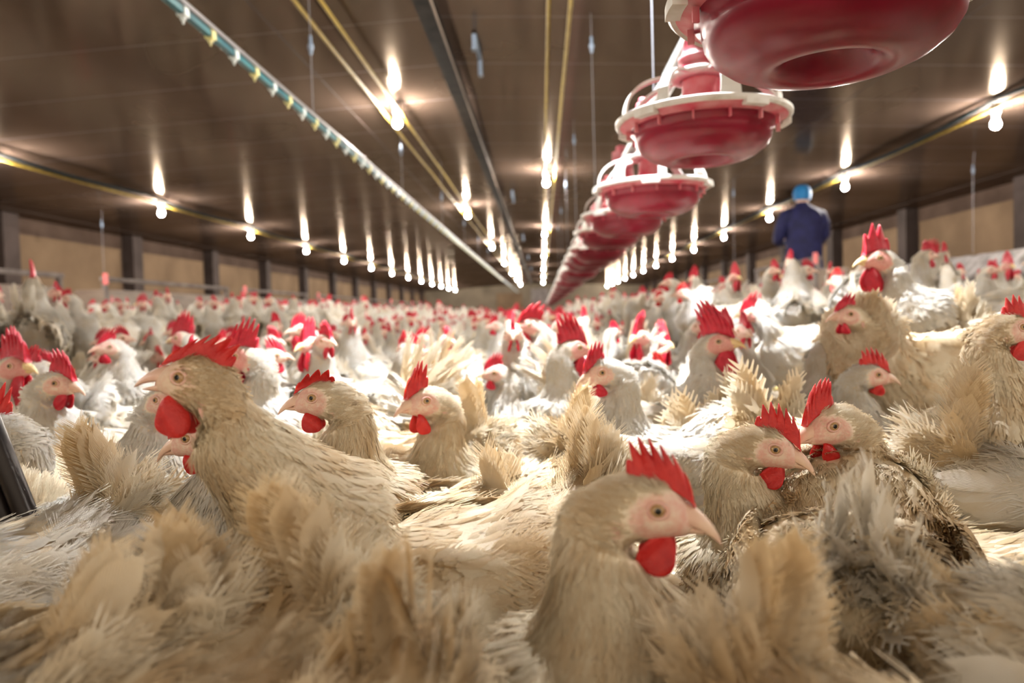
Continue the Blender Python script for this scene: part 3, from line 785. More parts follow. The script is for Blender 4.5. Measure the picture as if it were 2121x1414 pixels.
def bird(name, loc, yaw, scale=1.0, label='', group=None, **kw):
    p = dict(DEF); p.update(kw)
    male = p['male']
    rng = np.random.default_rng(p['seed'] + 100)
    root = empty(name, loc, yaw); root.scale = (scale,) * 3
    tag(root, label, 'rooster' if name == 'rooster' else 'hen', group)
    H = np.array(p['head'], float)
    R = rotm(math.radians(p['hyaw']), math.radians(p['hpitch']), math.radians(p['hroll']))
    hs = p['hs'] * (1.12 if male else 1.0)                       # head size
    def hp(x, y, z): return H + R @ (np.array([x, y, z]) * hs)
    fx, ux = R @ np.array([1., 0, 0]), R @ np.array([0, 0, 1.])
    fat = p['fat']
    # stations: centre, axis, dorsal, up radius, down radius, side radius
    X = np.array([1., 0, 0]); Z = np.array([0, 0, 1.])
    nb0 = np.array([.125, 0, .315]); occ = hp(-.016, 0, -.030)
    nd = occ - nb0; nl = np.linalg.norm(nd); ndn = nd / nl
    side_b = np.array([0, -1., 0])
    nk = p['neck']
    low = ndn[2] < .2                                              # head held low
    def dors(ax, mix):                                             # dorsal side of the neck
        v = (1 - mix) * (-X * .8 + Z * .6) + mix * (-fx * .8 + ux * .5) if not low else Z * .8 + ux * .4
        v = v - ax * v.dot(ax); return v / (np.linalg.norm(v) + 1e-9)
    bend = p.get('bend', 1.0) * (X * .35 if not low else -Z * .1) * nl * .25
    S = [((-.172, 0, .292), X, Z, .010, .012, .010), ((-.150, 0, .288), X, Z, .030, .045, .040), ((-.105, 0, .272), X, Z, .045, .078, .070), ((-.045, 0, .255), X, Z, .056, .108, .094),
         ((.020, 0, .246), X, Z, .060, .120, .104), ((.078, 0, .256), X * .96 + Z * .25, Z * .96 - X * .25, .054, .108, .096)]
    S = [(c, a, d, ru * fat, rd * fat, rs * fat) for c, a, d, ru, rd, rs in S]
    ax5 = X * .72 + Z * .70; ax5 /= np.linalg.norm(ax5)
    S.append(((.108, 0, .290), ax5, np.cross(side_b, ax5) * -1 if False else (Z * .72 - X * .70), .046, .082, .078 * fat))
    a6 = ndn * .7 + ax5 * .3; a6 /= np.linalg.norm(a6)
    S.append((nb0 + nd * .14 + bend * .4, a6, dors(a6, .1), .056 * nk, .066 * nk, .072 * nk))
    S.append((nb0 + nd * .38 + bend * .8, ndn, dors(ndn, .3), .046 * nk, .049 * nk, .055 * nk))
    S.append((nb0 + nd * .68 + bend * .7, ndn, dors(ndn, .6), .035 * nk, .034 * nk, .039 * nk))
    a9 = ndn * .8 + fx * .2; a9 /= np.linalg.norm(a9)
    S.append((occ + (0 if low else 0), a9, dors(a9, .9), .0265 * hs, .0235 * hs, .0265 * hs))
    a10 = fx * .72 + ndn * .4; a10 /= np.linalg.norm(a10)
    d10 = ux - a10 * ux.dot(a10); d10 /= np.linalg.norm(d10)
    S.append((hp(-.012, 0, -.010), a10, d10, .0225 * hs, .0205 * hs, .0195 * hs))
    for (x, z, ru, rd, rs) in ((.000, -.001, .0185, .0195, .0170), (.010, .000, .0165, .0165, .0148), (.019, -.0005, .0130, .0120, .0118), (.026, -.002, .0085, .0080, .0085), (.030, -.003, .004, .004, .004)):
        S.append((hp(x, 0, z), fx, ux, ru * hs, rd * hs, rs * hs))
    n = len(S)
    C_ = np.array([s[0] for s in S]); AX = np.array([s[1] for s in S]); DO = np.array([s[2] for s in S]); RD = np.array([s[3:] for s in S])
    hi = p['lod'] != 'far'
    if p['lod'] == 'far': ts = np.linspace(0, n - 1, 17); K = 9
    else: ts = np.concatenate([np.linspace(0, 10, 52, endpoint=False), np.linspace(10, n - 1, 44)]); K = 48
    c = catmull(C_, ts); ax = catmull(AX, ts); do = catmull(DO, ts); rd = np.maximum(catmull(RD, ts), .0012)
    ax /= np.linalg.norm(ax, axis=1)[:, None]
    do -= ax * (do * ax).sum(1)[:, None]; do /= np.linalg.norm(do, axis=1)[:, None]
    sd = np.cross(do, ax)                                          # left side? right-hand: dorsal x axis
    q = np.arange(K) / K * 2 * PI
    cq, sq = np.cos(q), np.sin(q)
    rad = np.where(cq[None] > 0, rd[:, 0:1], rd[:, 1:2])
    V = c[:, None] + (cq[None] * rad)[..., None] * do[:, None] + (sq[None] * rd[:, 2:3])[..., None] * sd[:, None]
    # head relief: eye socket hollow, brow, cheek
    Vl = ((V.reshape(-1, 3) - H) @ R / hs).reshape(V.shape)
    for sgn in (-1, 1):
        d2 = ((Vl - np.array([.0085, sgn * .0145, .0035])) ** 2).sum(-1)
        V += (R @ np.array([0, -sgn, 0])) * (.0028 * hs * np.exp(-d2 / .0052 ** 2))[..., None]
        d3 = ((Vl - np.array([-.003, sgn * .015, -.008])) ** 2).sum(-1)
        V += (R @ np.array([0, sgn, 0])) * (.0020 * hs * np.exp(-d3 / .008 ** 2))[..., None]
        d4 = ((Vl - np.array([.009, sgn * .011, .012])) ** 2).sum(-1)
        V += (R @ np.array([0, sgn * .7, .7])) * (.0016 * hs * np.exp(-d4 / .006 ** 2))[..., None]
    nt_ = len(ts)
    # lumpy breast and back
    lum = .004 * np.sin(V[..., 0] * 61 + p['seed']) * np.sin(V[..., 2] * 53 + V[..., 1] * 40) * np.clip((7.5 - ts)[:, None] / 3, 0, 1)
    V += lum[..., None] * (V - c[:, None]) / (np.linalg.norm(V - c[:, None], axis=2)[..., None] + 1e-6)
    VV = V.reshape(-1, 3)
    i_, k_ = np.meshgrid(np.arange(nt_ - 1), np.arange(K), indexing='ij')
    k2 = (k_ + 1) % K
    Q = np.stack([i_ * K + k_, i_ * K + k2, (i_ + 1) * K + k2, (i_ + 1) * K + k_], -1).reshape(-1, 4)
    nv = len(VV); VV = np.vstack([VV, c[0] - ax[0] * .004, c[-1]])
    kk = np.arange(K)
    T = np.vstack([np.stack([(kk + 1) % K, kk, np.full(K, nv)], 1), np.stack([(nt_ - 1) * K + kk, (nt_ - 1) * K + (kk + 1) % K, np.full(K, nv + 1)], 1)])
    # winding check: outward
    e1 = VV[Q[:, 1]] - VV[Q[:, 0]]; e2 = VV[Q[:, 3]] - VV[Q[:, 0]]
    fn = np.cross(e1, e2); ctr = VV[Q].mean(1); cc = np.repeat(c[:-1], K, 0)
    if ((ctr - cc) * fn).sum(1).mean() < 0: Q = Q[:, ::-1]; T = T[:, ::-1]; fn = -fn
    # skin mask in the head frame
    HL = (VV - H) @ R / hs
    rxy = np.sqrt(((HL[:, 0] - .012) / (.019 if male else .0165)) ** 2 + ((HL[:, 2] + .001) / (.017 if male else .0135)) ** 2)
    skin = np.clip((1.18 - rxy) / .22, 0, 1) * (np.abs(HL[:, 1]) < .03)
    skin = np.where((np.linalg.norm(HL, axis=1) < .045), skin, 0)
    skin *= p.get('face', .85)
    flush = skin * (.62 if male else np.clip(1.1 - np.abs(rxy - .75) * 3, 0, 1) * .28)
    de = np.sqrt(((HL[:, 0] + .010) / .0045) ** 2 + ((HL[:, 2] + .012) / .007) ** 2)    # pink crease behind the cheek
    fl2 = np.clip(1.2 - de, 0, 1) * (np.linalg.norm(HL, axis=1) < .04)
    flush = np.clip(flush + fl2 * .55, 0, .9)
    tint0 = np.full(len(VV), .35)
    bm_ = M['skin_body']
    body = obj('body', mesh_np('body', VV, Q, [bm_], attrs={'skin': skin, 'flush': flush, 'tint': tint0}, T=T), root)
    # ---------------- plumage over the body
    lo = 'hi' if p['lod'] == 'hi' else 'lo'
    if p['lod'] != 'far':
        P0 = ctr; area = .5 * np.linalg.norm(fn, axis=1) * 2
        Nf = fn / (np.linalg.norm(fn, axis=1)[:, None] + 1e-12)
        Fl = VV[Q].reshape(-1, 4, 3)
        flow = -(np.repeat(c[1:] - c[:-1], K, 0))
        # on the head the feathers run backwards
        tf = np.repeat(ts[:-1], K)
        flow = np.where((tf > 10.2)[:, None], -fx[None] * 1.0 + np.zeros_like(flow), flow)
        flow = flow / (np.linalg.norm(flow, axis=1)[:, None] + 1e-9)
        flow -= Nf * (flow * Nf).sum(1)[:, None]; flow /= np.linalg.norm(flow, axis=1)[:, None] + 1e-9
        skf = skin[Q].mean(1)
        pl = Plumage(rng)
        mult = (.82 if lo == 'hi' else .42) * p['nfe']
        nkf = p.get('nkf', 1.0)
        def scatter(tpl, mask, count, L0, L1, lift, jit, wd=1.0, sink=.002, tint=None, grav=0):
            w_ = area * mask
            if w_.sum() <= 0: return
            cnt = int(count * mult)
            idx = rng.choice(len(w_), cnt, p=w_ / w_.sum())
            r4 = rng.random((cnt, 2))
            qv = Fl[idx]
            P_ = (qv[:, 0] * ((1 - r4[:, 0]) * (1 - r4[:, 1]))[:, None] + qv[:, 1] * (r4[:, 0] * (1 - r4[:, 1]))[:, None]
                  + qv[:, 2] * (r4[:, 0] * r4[:, 1])[:, None] + qv[:, 3] * ((1 - r4[:, 0]) * r4[:, 1])[:, None])
            N_ = Nf[idx]; D_ = flow[idx].copy()
            if grav: D_ = D_ + np.array([0, 0, -grav])
            D_ += rng.normal(0, jit, D_.shape)
            D_ -= N_ * (D_ * N_).sum(1)[:, None]; D_ /= np.linalg.norm(D_, axis=1)[:, None] + 1e-9
            li = rng.normal(lift, abs(lift) * .35 + .02, cnt)
            D_ = D_ * np.cos(li)[:, None] + N_ * np.sin(li)[:, None]
            Lg = rng.uniform(L0, L1, cnt)
            # clumped length and lift variation
            cl = np.sin(P_[:, 0] * 83 + p['seed']) * np.sin(P_[:, 2] * 71 + 1.3) * np.sin(P_[:, 1] * 77 + .4)
            Lg *= 1 + .25 * cl
            wj = wd * rng.uniform(.75, 1.25, cnt)
            pl.add((tpl, lo), P_ - N_ * sink, D_, N_, Lg, wj, tint=tint)
        rf = p['ruffle']
        if lo == 'lo': wk = 1.5
        else: wk = 1.0
        back = (tf < 6.2)
        rump = (tf < 2.6)
        scatter('contour', back * 1.0, 3000, .020, .031, .12 * rf, .14, .85 * wk, sink=.0005)
        scatter('down', rump * 1.0, 420, .018, .032, .26 * rf, .35, .9 * wk)
        scatter('contour', rump * 1.0, 420, .020, .032, .24 * rf, .30, .9 * wk)
        scatter('down', (back & (ctr[:, 2] < .23)) * 1.0, 300, .016, .030, .20 * rf, .35, .8 * wk, grav=.5)
        scatter('contour', ((tf > 4.8) & (tf < 8.6)) * 1.0, 2100 * nkf, .018, .027, .17, .13, .72 * wk, sink=-.001)
        scatter('hackle', ((tf > 6.6) & (tf < 9.6)) * 1.0, 3900 * nkf, .014, .023, .16, .09, 1.0 * wk, sink=-.0015)
        scatter('hackle', ((tf > 8.4) & (tf < 10.7)) * 1.0, 3400 * nkf, .009, .014, .16, .11, 1.0 * wk, sink=-.0006)
        hm = (tf > 10.3) * np.clip(1 - skf * 1.6, 0, 1) * (tf < 13.6)
        scatter('hackle', hm, 2200 * nkf, .0050, .0090, .18, .18, 1.1 * wk, sink=.0000)
        fm = (tf > 10.3) * (skf > .05) * (tf < 14)
        scatter('bristle', fm * 1.0, 420 if not male else 160, .0022, .0042, .35, .4, .9, sink=.0002)
        obj('plumage', pl.mesh('plumage', M['feather_cream' if p['cream'] > .5 else 'feather']), root)
    # ---------------- wings
    if p['lod'] != 'far':
        for sgn in (-1, 1):
            wl = Plumage(rng)
            def wp(u, v):
                x = .088 - .235 * u; y = (.103 - .045 * u * u - .010 * (1 - v) - .040 * max(0, 1 - u / .22) ** 2) * fat; z = .305 - .030 * u + .018 * u * u - .085 * v * (1 - .55 * u)
                y2 = y * (.72 + .28 * math.sin(PI * (.25 + .5 * v)))
                return np.array([x, sgn * y2, z])
            def wn(u, v):
                v_ = np.array([-.15 * u, sgn * 1.0, .75 - 1.1 * v]); return v_ / np.linalg.norm(v_)
            Vb = []; nu, nvv = 16, 9
            for i in range(nu + 1):
                for j in range(nvv + 1):
                    u, v = i / nu, j / nvv; bul = .010 * math.sin(PI * min(1, u * .9 + .08)) ** .6 * math.sin(PI * v) ** .6
                    Vb.append(wp(u, v) + wn(u, v) * (bul + .001))
            for i in range(nu + 1):
                for j in range(nvv + 1):
                    u, v = i / nu, j / nvv; Vb.append(wp(u, v) - wn(u, v) * .012)
            i2, j2 = np.meshgrid(np.arange(nu), np.arange(nvv), indexing='ij'); a0 = (i2 * (nvv + 1) + j2).ravel()
            o_ = (nu + 1) * (nvv + 1)
            Qa = np.stack([a0, a0 + 1, a0 + nvv + 2, a0 + nvv + 1], 1)
            Qb = (Qa + o_)[:, ::-1]
            rimq = []
            for i in range(nu):
                for j in (0, nvv):
                    a_ = i * (nvv + 1) + j; b_ = a_ + nvv + 1; rimq.append((a_, b_, b_ + o_, a_ + o_))
            for j in range(nvv):
                for i in (0, nu):
                    a_ = i * (nvv + 1) + j; rimq.append((a_, a_ + 1, a_ + 1 + o_, a_ + o_))
            nfeat = {'P': [], 'D': [], 'N': [], 'L': []}
            def put(kind, u, v, L_, ang, lift, wd_, rows):
                rows.append((wp(u, v) + wn(u, v) * .008, u, v, L_, ang, lift, wd_))
            rowsF = []; rowsC = []
            for i in range(13):                                   # flight feathers
                v = i / 12; rowsF.append((.40 + .20 * v * 0 + .18 * (1 - v), .18 + .75 * v, .125 - .03 * v, .06 - .30 * v))
            cntc = int(420 * (1 if lo == 'hi' else .6))
            PF = []; DF = []; NF = []; LF = []
            for (u, v, L_, an) in rowsF:
                nn_ = wn(u, v); d_ = np.array([-1, -sgn * .16, an * .9 - .05]) + rng.normal(0, .04, 3); d_ -= nn_ * d_.dot(nn_) * .9; d_ /= np.linalg.norm(d_)
                PF.append(wp(u, v) + nn_ * (.006 + .004 * (1 - v))); DF.append(d_); NF.append(nn_); LF.append(L_)
            wl.add(('tail', lo), np.array(PF), np.array(DF), np.array(NF), np.array(LF), .95)
            PF = []; DF = []; NF = []; LF = []
            for _ in range(cntc):
                u = rng.random() ** 1.2 * .72; v = rng.random(); nn_ = wn(u, v)
                d_ = np.array([-1, -sgn * .10, -.10 - .15 * v]) + rng.normal(0, .13, 3); d_ -= nn_ * d_.dot(nn_); d_ /= np.linalg.norm(d_)
                li = rng.normal(.08, .03); d_ = d_ * math.cos(li) + nn_ * math.sin(li)
                PF.append(wp(u, v) + nn_ * .009 * math.sin(PI * min(1, u * .9 + .08)) ** .6); DF.append(d_); NF.append(nn_); LF.append(rng.uniform(.022, .034) * (1 + .35 * u))
            wl.add(('contour', lo), np.array(PF), np.array(DF), np.array(NF), np.array(LF), .95)
            wl.V.append(np.array(Vb)); wl.Q.append(np.vstack([Qa, Qb, np.array(rimq)]) + wl.n); wl.n += len(Vb)
            wnn = []
            for s2 in (1, -1):
                for i in range(nu + 1):
                    for j in range(nvv + 1): wnn.append(wn(i / nu, j / nvv) * s2)
            wl.N.append(np.array(wnn)); wl.T.append(np.full(len(Vb), .4)); wl.U.append(np.zeros(len(Vb))); wl.W.append(np.zeros(len(Vb)))
            obj('wing', wl.mesh('wing', M['feather_cream' if p['cream'] > .5 else 'feather']), root)
    # ---------------- tail
    tang, tlen, tn_, spread = p['tail']
    tl = Plumage(rng)
    ta = math.radians(tang)
    PF = []; DF = []; NF = []; LF = []
    if p['lod'] == 'far': tn_ = 4
    for i in range(tn_):
        sgn = -1 if i % 2 else 1; f_ = (i // 2) / max(1, tn_ // 2 - 1)
        a_ = ta + .38 - .80 * spread * f_
        lat = sgn * (.07 + .50 * spread * f_ ** 1.3)
        d_ = np.array([-math.cos(a_), lat * .8, math.sin(a_)]) + rng.normal(0, .05, 3); d_ /= np.linalg.norm(d_)
        nn_ = np.array([-.25 * math.sin(ta), sgn * 1.0, .55 - .1 * f_]); nn_ += rng.normal(0, .12, 3); nn_ -= d_ * nn_.dot(d_); nn_ /= np.linalg.norm(nn_)
        PF.append(np.array([-.150 + .012 * f_, sgn * (.008 + .016 * f_), .308 - .030 * f_])); DF.append(d_); NF.append(nn_)
        LF.append(tlen * rng.uniform(.86, 1.08) * (1 - .22 * f_))
    tl.add(('tail', lo), np.array(PF), np.array(DF), np.array(NF), np.array(LF), 1.35 if not male else .95)
    PF = []; DF = []; NF = []; LF = []
    cvs = min(1, .45 + .6 * spread)
    for _ in range(int((420 * cvs if lo == 'hi' else (110 if p['lod'] != 'far' else 8)))):
        u = rng.random(); ph = rng.uniform(-PI, PI)
        base = np.array([-.125 - .035 * u, .030 * math.sin(ph) * (1.2 - .5 * u), .305 + .012 * math.cos(ph)])
        nn_ = np.array([-.3, math.sin(ph), math.cos(ph) * .7 + .2]); nn_ /= np.linalg.norm(nn_)
        a_ = min(ta, 1.0) * rng.uniform(.05, .85)
        d_ = np.array([-math.cos(a_), .35 * cvs * math.sin(ph), math.sin(a_)]) + rng.normal(0, .15 * cvs, 3); d_ /= np.linalg.norm(d_)
        nn_ -= d_ * nn_.dot(d_); nn_ /= np.linalg.norm(nn_) + 1e-9
        PF.append(base + d_ * tlen * .22 * u); DF.append(d_); NF.append(nn_); LF.append(rng.uniform(.022, .042) * (tlen / .1) * (.6 + .4 * cvs))
    tl.add(('down', lo), np.array(PF[::3]), np.array(DF[::3]), np.array(NF[::3]), np.array(LF[::3]), .9 if lo == 'hi' else 1.1)
    tl.add(('contour', lo), np.array(PF[1::2]), np.array(DF[1::2]), np.array(NF[1::2]), np.array(LF[1::2]), .95 if lo == 'hi' else 1.3)
    if male:
        PF = []; DF = []; NF = []; LF = []
        for i in range(10):
            sgn = -1 if i % 2 else 1; a_ = ta + .7 - .12 * i
            d_ = np.array([-math.cos(a_), sgn * .18, math.sin(a_)]); d_ /= np.linalg.norm(d_); nn_ = np.array([.6, sgn * .6, .5]); nn_ -= d_ * nn_.dot(d_); nn_ /= np.linalg.norm(nn_)
            PF.append((-.14, sgn * .012, .325)); DF.append(d_); NF.append(nn_); LF.append(tlen * 1.3)
        tl.add(('tail', lo), np.array(PF), np.array(DF), np.array(NF), np.array(LF), .5)
    obj('tail', tl.mesh('tail', M[p['tailmat']]), root)
    # ---------------- comb
    red = M['rooster_red' if male or p['pale'] else 'red']
    cl_, ch_, nsp, lean, flop = p['comb']
    nu, nvv = (80, 10) if hi else (16, 2)
    Vc = []
    def topz(x):
        return .0035 + .0150 * math.sqrt(max(0, 1 - ((x - .002) / .031) ** 2)) if x > -.022 else .0185
    x0 = .029
    for sgn in (1, -1):
        for i in range(nu + 1):
            u = i / nu; x = x0 - cl_ * u
            env = (.30 + .70 * math.sin(PI * min(1, .12 + u * .80)) ** .8) * (1 if u < .92 else max(.0, 1 - ((u - .92) / .08) ** 2) ** .5)
            ph = u * nsp + .3
            saw = abs((ph % 1) - .38) / (.38 if (ph % 1) < .38 else .62)
            sp = min(1, 1.12 * (1 - saw)) ** .75
            hgt = ch_ * env * (.52 + .56 * sp)
            if u < .05: hgt *= u / .05
            for j in range(nvv + 1):
                v = j / nvv
                th_ = (.0032 * (1 - v) ** .7 + .0009) * (ch_ / .02) ** .5 * (1 if 0 < i < nu else .2)
                if v == 1: th_ = .0002
                xx = x - lean * hgt * v * v - .004 * v * sp + .006 * max(0, u - .75) * v
                zz = topz(x) - .003 + (hgt + .003) * v * (1 if abs(flop) < .5 else (1 - .45 * v * abs(flop)))
                yy = flop * hgt * v * v * .8 + .0016 * math.sin(u * 9 + v * 2 + p['seed']) * v + sgn * th_
                if p['recede'] and u > .7: zz += 0
                Vc.append(hp(xx, yy, zz))
    i2, j2 = np.meshgrid(np.arange(nu), np.arange(nvv), indexing='ij'); a0 = (i2 * (nvv + 1) + j2).ravel()
    Qa = np.stack([a0, a0 + nvv + 1, a0 + nvv + 2, a0 + 1], 1); o_ = (nu + 1) * (nvv + 1)
    Qr = []
    for i in range(nu):
        for j in (0, nvv):
            a_ = i * (nvv + 1) + j; b_ = a_ + nvv + 1; Qr.append((a_, b_, b_ + o_, a_ + o_))
    for j in range(nvv):
        for i in (0, nu):
            a_ = i * (nvv + 1) + j; Qr.append((a_, a_ + 1, a_ + 1 + o_, a_ + o_))
    obj('comb', mesh_np('comb', np.array(Vc), np.vstack([Qa, (Qa + o_)[:, ::-1], Qr]), [red]), root)
    # ---------------- wattles
    ww, wh = p['wattle']
    for sgn in (-1, 1):
        Vw = []; nu, nvv = (22, 22) if hi else (5, 5)
        for i in range(nu + 1):
            for j in range(nvv):
                a_ = PI * i / nu; b2_ = 2 * PI * j / nvv
                s_ = .5 - .5 * math.cos(a_)
                wd_ = math.sin(a_) ** .8 * (.55 + .60 * s_) * ww * .5 * 1.25
                x = math.cos(b2_) * wd_ - .10 * wh * s_; y = math.sin(b2_) * (.0030 if ww < .02 else .0042) * math.sin(a_) ** .6 * (1 - .3 * s_)
                y += sgn * (.0055 + .004 * s_) + .002 * math.sin(s_ * 4 + x * 220)
                Vw.append(hp(.0195 + x - .004, y, -.0095 - wh * s_))
        Qw = []
        for i in range(nu):
            for j in range(nvv):
                Qw.append((i * nvv + j, i * nvv + (j + 1) % nvv, (i + 1) * nvv + (j + 1) % nvv, (i + 1) * nvv + j))
        obj('wattle', mesh_np('wattle', np.array(Vw), Qw, [red]), root)
    if not hi: return root
    # ---------------- beak
    def half(L_, h0, w0, zb, drop, up, base_x=.0235):
        Vb = []; ns, nk_ = 16, 16
        for i in range(ns + 1):
            s = i / ns
            h_ = h0 * (1 - s) ** (.62 if up else .9) + .0004; w_ = w0 * (1 - s) ** .8 + .0004
            cz = zb - drop * s ** 2.2
            for k in range(nk_):
                a_ = 2 * PI * k / nk_
                zz = math.sin(a_) * h_ * (1 if (math.sin(a_) > 0) == up else .22)
                Vb.append((base_x + L_ * s, math.cos(a_) * w_, cz + zz))
        Qb = []
        for i in range(ns):
            for k in range(nk_): Qb.append((i * nk_ + k, i * nk_ + (k + 1) % nk_, (i + 1) * nk_ + (k + 1) % nk_, (i + 1) * nk_ + k))
        return Vb, Qb
    bm2 = M['beak_yellow' if male else 'beak']
    Vb, Qb = half(.0235, .0098, .0084, -.0008, .0085, True)
    ub = obj('beak', mesh_np('beak', np.array([hp(*v) for v in Vb]), Qb, [bm2]), root)
    Vb, Qb = half(.0195, .0054, .0072, -.0038, .0, False, .0225)
    op = p['open']
    Vb = [(.0225 + (x - .0225) * math.cos(op) - abs(0), y, z - math.sin(op) * (x - .0225)) for x, y, z in Vb]
    obj('lower_beak', mesh_np('lower_beak', np.array([hp(*v) for v in Vb]), Qb, [bm2]), root)
    for sgn in (-1, 1):
        Vn = [hp(.0295 + .0024 * math.cos(a_), sgn * (.0058 - .00035 * math.cos(a_) * 3), .0012 + .0009 * math.sin(a_) - .0004 * math.cos(a_)) for a_ in np.linspace(0, 2 * PI, 9)[:-1]]
        mb = MB(); cN = hp(.0295, sgn * .0048, .0010)
        mb.add(Vn + [cN, hp(.0295, sgn * .0066, .0013)], [(i, (i + 1) % 8, 8) for i in range(8)] + [(i, (i + 1) % 8, 9) for i in range(8)])
        mb.build('nostril', M['dark'], ub)
    # ---------------- eyes, lids, ears
    for sgn in (-1, 1):
        ce = np.array([.0085, sgn * .0118, .0035]); er = .0047
        nrm = np.array([.16, sgn * .97, .10]); nrm /= np.linalg.norm(nrm)
        ta_ = np.cross(nrm, [0, 0, 1.]); ta_ /= np.linalg.norm(ta_); tb_ = np.cross(nrm, ta_)
        Ve = []; nr, nk_ = 14, 24
        for i in range(1, nr):
            a_ = PI * i / nr * .62
            for k in range(nk_):
                b2_ = 2 * PI * k / nk_; Ve.append(hp(*(ce + er * (math.cos(a_) * nrm + math.sin(a_) * (math.cos(b2_) * ta_ + math.sin(b2_) * tb_)))))
        Ve.append(hp(*(ce + er * nrm)))
        Qe = []; mi = []
        for i in range(nr - 2):
            for k in range(nk_): Qe.append((i * nk_ + k, i * nk_ + (k + 1) % nk_, (i + 1) * nk_ + (k + 1) % nk_, (i + 1) * nk_ + k)); mi.append(0 if i < 2 else (1 if i < 9 else 0))
        Te = [(k, (k + 1) % nk_, (nr - 1) * nk_) for k in range(nk_)]; mi += [0] * nk_
        obj('eye', mesh_np('eye', np.array(Ve), Qe, [M['pupil'], M['iris']], mi=mi, T=Te), root)
        # lid ring
        Vl_ = []; nk_, nm_ = 30, 8
        for k in range(nk_):
            b2_ = 2 * PI * k / nk_
            rr_ = .0049; dirn = math.cos(b2_) * ta_ * 1.12 + math.sin(b2_) * tb_ * .88
            for j in range(nm_):
                g_ = 2 * PI * j / nm_
                Vl_.append(hp(*(ce + nrm * (.0022 + .0011 * math.sin(g_)) + dirn * (rr_ + .0013 * math.cos(g_)))))
        Ql = [(k * nm_ + j, k * nm_ + (j + 1) % nm_, ((k + 1) % nk_) * nm_ + (j + 1) % nm_, ((k + 1) % nk_) * nm_ + j) for k in range(nk_) for j in range(nm_)]
        obj('eyelid', mesh_np('eyelid', np.array(Vl_), Ql, [M['pink']]), root)
        # ear lobe
        Vr = []; nr, nk_ = 10, 12; ec = np.array([-.0105, sgn * .0170, -.0135])
        for i in range(nr + 1):
            a_ = PI * i / nr
            for k in range(nk_):
                b2_ = 2 * PI * k / nk_
                Vr.append(hp(*(ec + np.array([math.cos(b2_) * .0026 * math.sin(a_) + .0018 * math.cos(a_), sgn * math.sin(b2_) * .0022 * math.sin(a_), math.cos(a_) * .0068 * (1.5 if male else 1)]))))
        Qr_ = [(i * nk_ + k, i * nk_ + (k + 1) % nk_, (i + 1) * nk_ + (k + 1) % nk_, (i + 1) * nk_ + k) for i in range(nr) for k in range(nk_)]
        obj('ear_lobe', mesh_np('ear_lobe', np.array(Vr), Qr_, [red if male else M['pink']]), root)
    # ---------------- legs
    for sgn in (-1, 1):
        mb = MB(); y = sgn * .052
        mb.tube([(-.01, y, .20), (-.018, y, .145), (-.030, y, .115), (-.018, y, .075), (-.004, y, .030), (-.002, y, .014)], [.030, .022, .0095, .0078, .0080, .0095], 14)
        for a_, L_ in ((0, .058), (.55, .046), (-.55, .046), (PI, .022)):
            dx, dy = math.cos(a_), math.sin(a_)
            mb.tube([(-.002, y, .012), (-.002 + dx * L_ * .5, y + dy * L_ * .5, .0115), (-.002 + dx * L_ * .85, y + dy * L_ * .85, .0065), (-.002 + dx * L_ * 1.12, y + dy * L_ * 1.12, .0018)], [.0072, .0058, .0046, .0012], 8)
        if male: mb.tube([(-.015, y, .05), (-.028, y - sgn * .004, .052), (-.036, y - sgn * .008, .058)], [.004, .003, .0008], 6)
        cr = p.get('crouch', 0)
        mb.V = [(a_, b_, cr + c_ * (.2 - cr) / .2) for a_, b_, c_ in mb.V]
        mb.build('leg', M['leg'], root, smooth=True)
    return root

BIRDS = []                                                        # ground positions already taken
def facing(px, py, d, yaw, hyaw, label, reach=.155, name='hen', z0=0.0, scale=1.0, off=0.0, crouch=None, **kw):
    """A bird whose skull centre stands d metres into the house on the sight line of that spot."""
    Hw = at_y(px, py, d); y_ = math.radians(yaw)
    f_ = np.array([math.cos(y_), math.sin(y_)]); sd_ = np.array([-f_[1], f_[0]])
    rt = Hw[:2] - f_ * reach * scale - sd_ * off * scale
    BIRDS.append((rt[0], rt[1]))
    hz = (Hw[2] - z0) / scale
    cr = min(.075, max(0, .432 - hz)) if crouch is None else crouch
    z0 -= cr * scale; hz += cr; kw['crouch'] = cr
    rel = (hyaw - yaw + 180) % 360 - 180
    return bird(name, (rt[0], rt[1], z0), y_, scale, label, head=(reach, off, hz), hyaw=rel, **kw)
def tailed(px, py, yaw, label, zt=.305, head=(.225, 0, .16), hpitch=-50, name='hen', z0=0.0, scale=1.0, **kw):
    kw.setdefault('nfe', .7); kw.setdefault('nkf', .3)
    """A bird known by its tail root, at the height a tail root has."""
    P_ = at_z(px, py, z0 + zt * scale); y_ = math.radians(yaw)
    rt = P_[:2] + np.array([math.cos(y_), math.sin(y_)]) * .155 * scale
    BIRDS.append((rt[0], rt[1]))
    return bird(name, (rt[0], rt[1], z0), y_, scale, label, head=head, hpitch=hpitch, **kw)

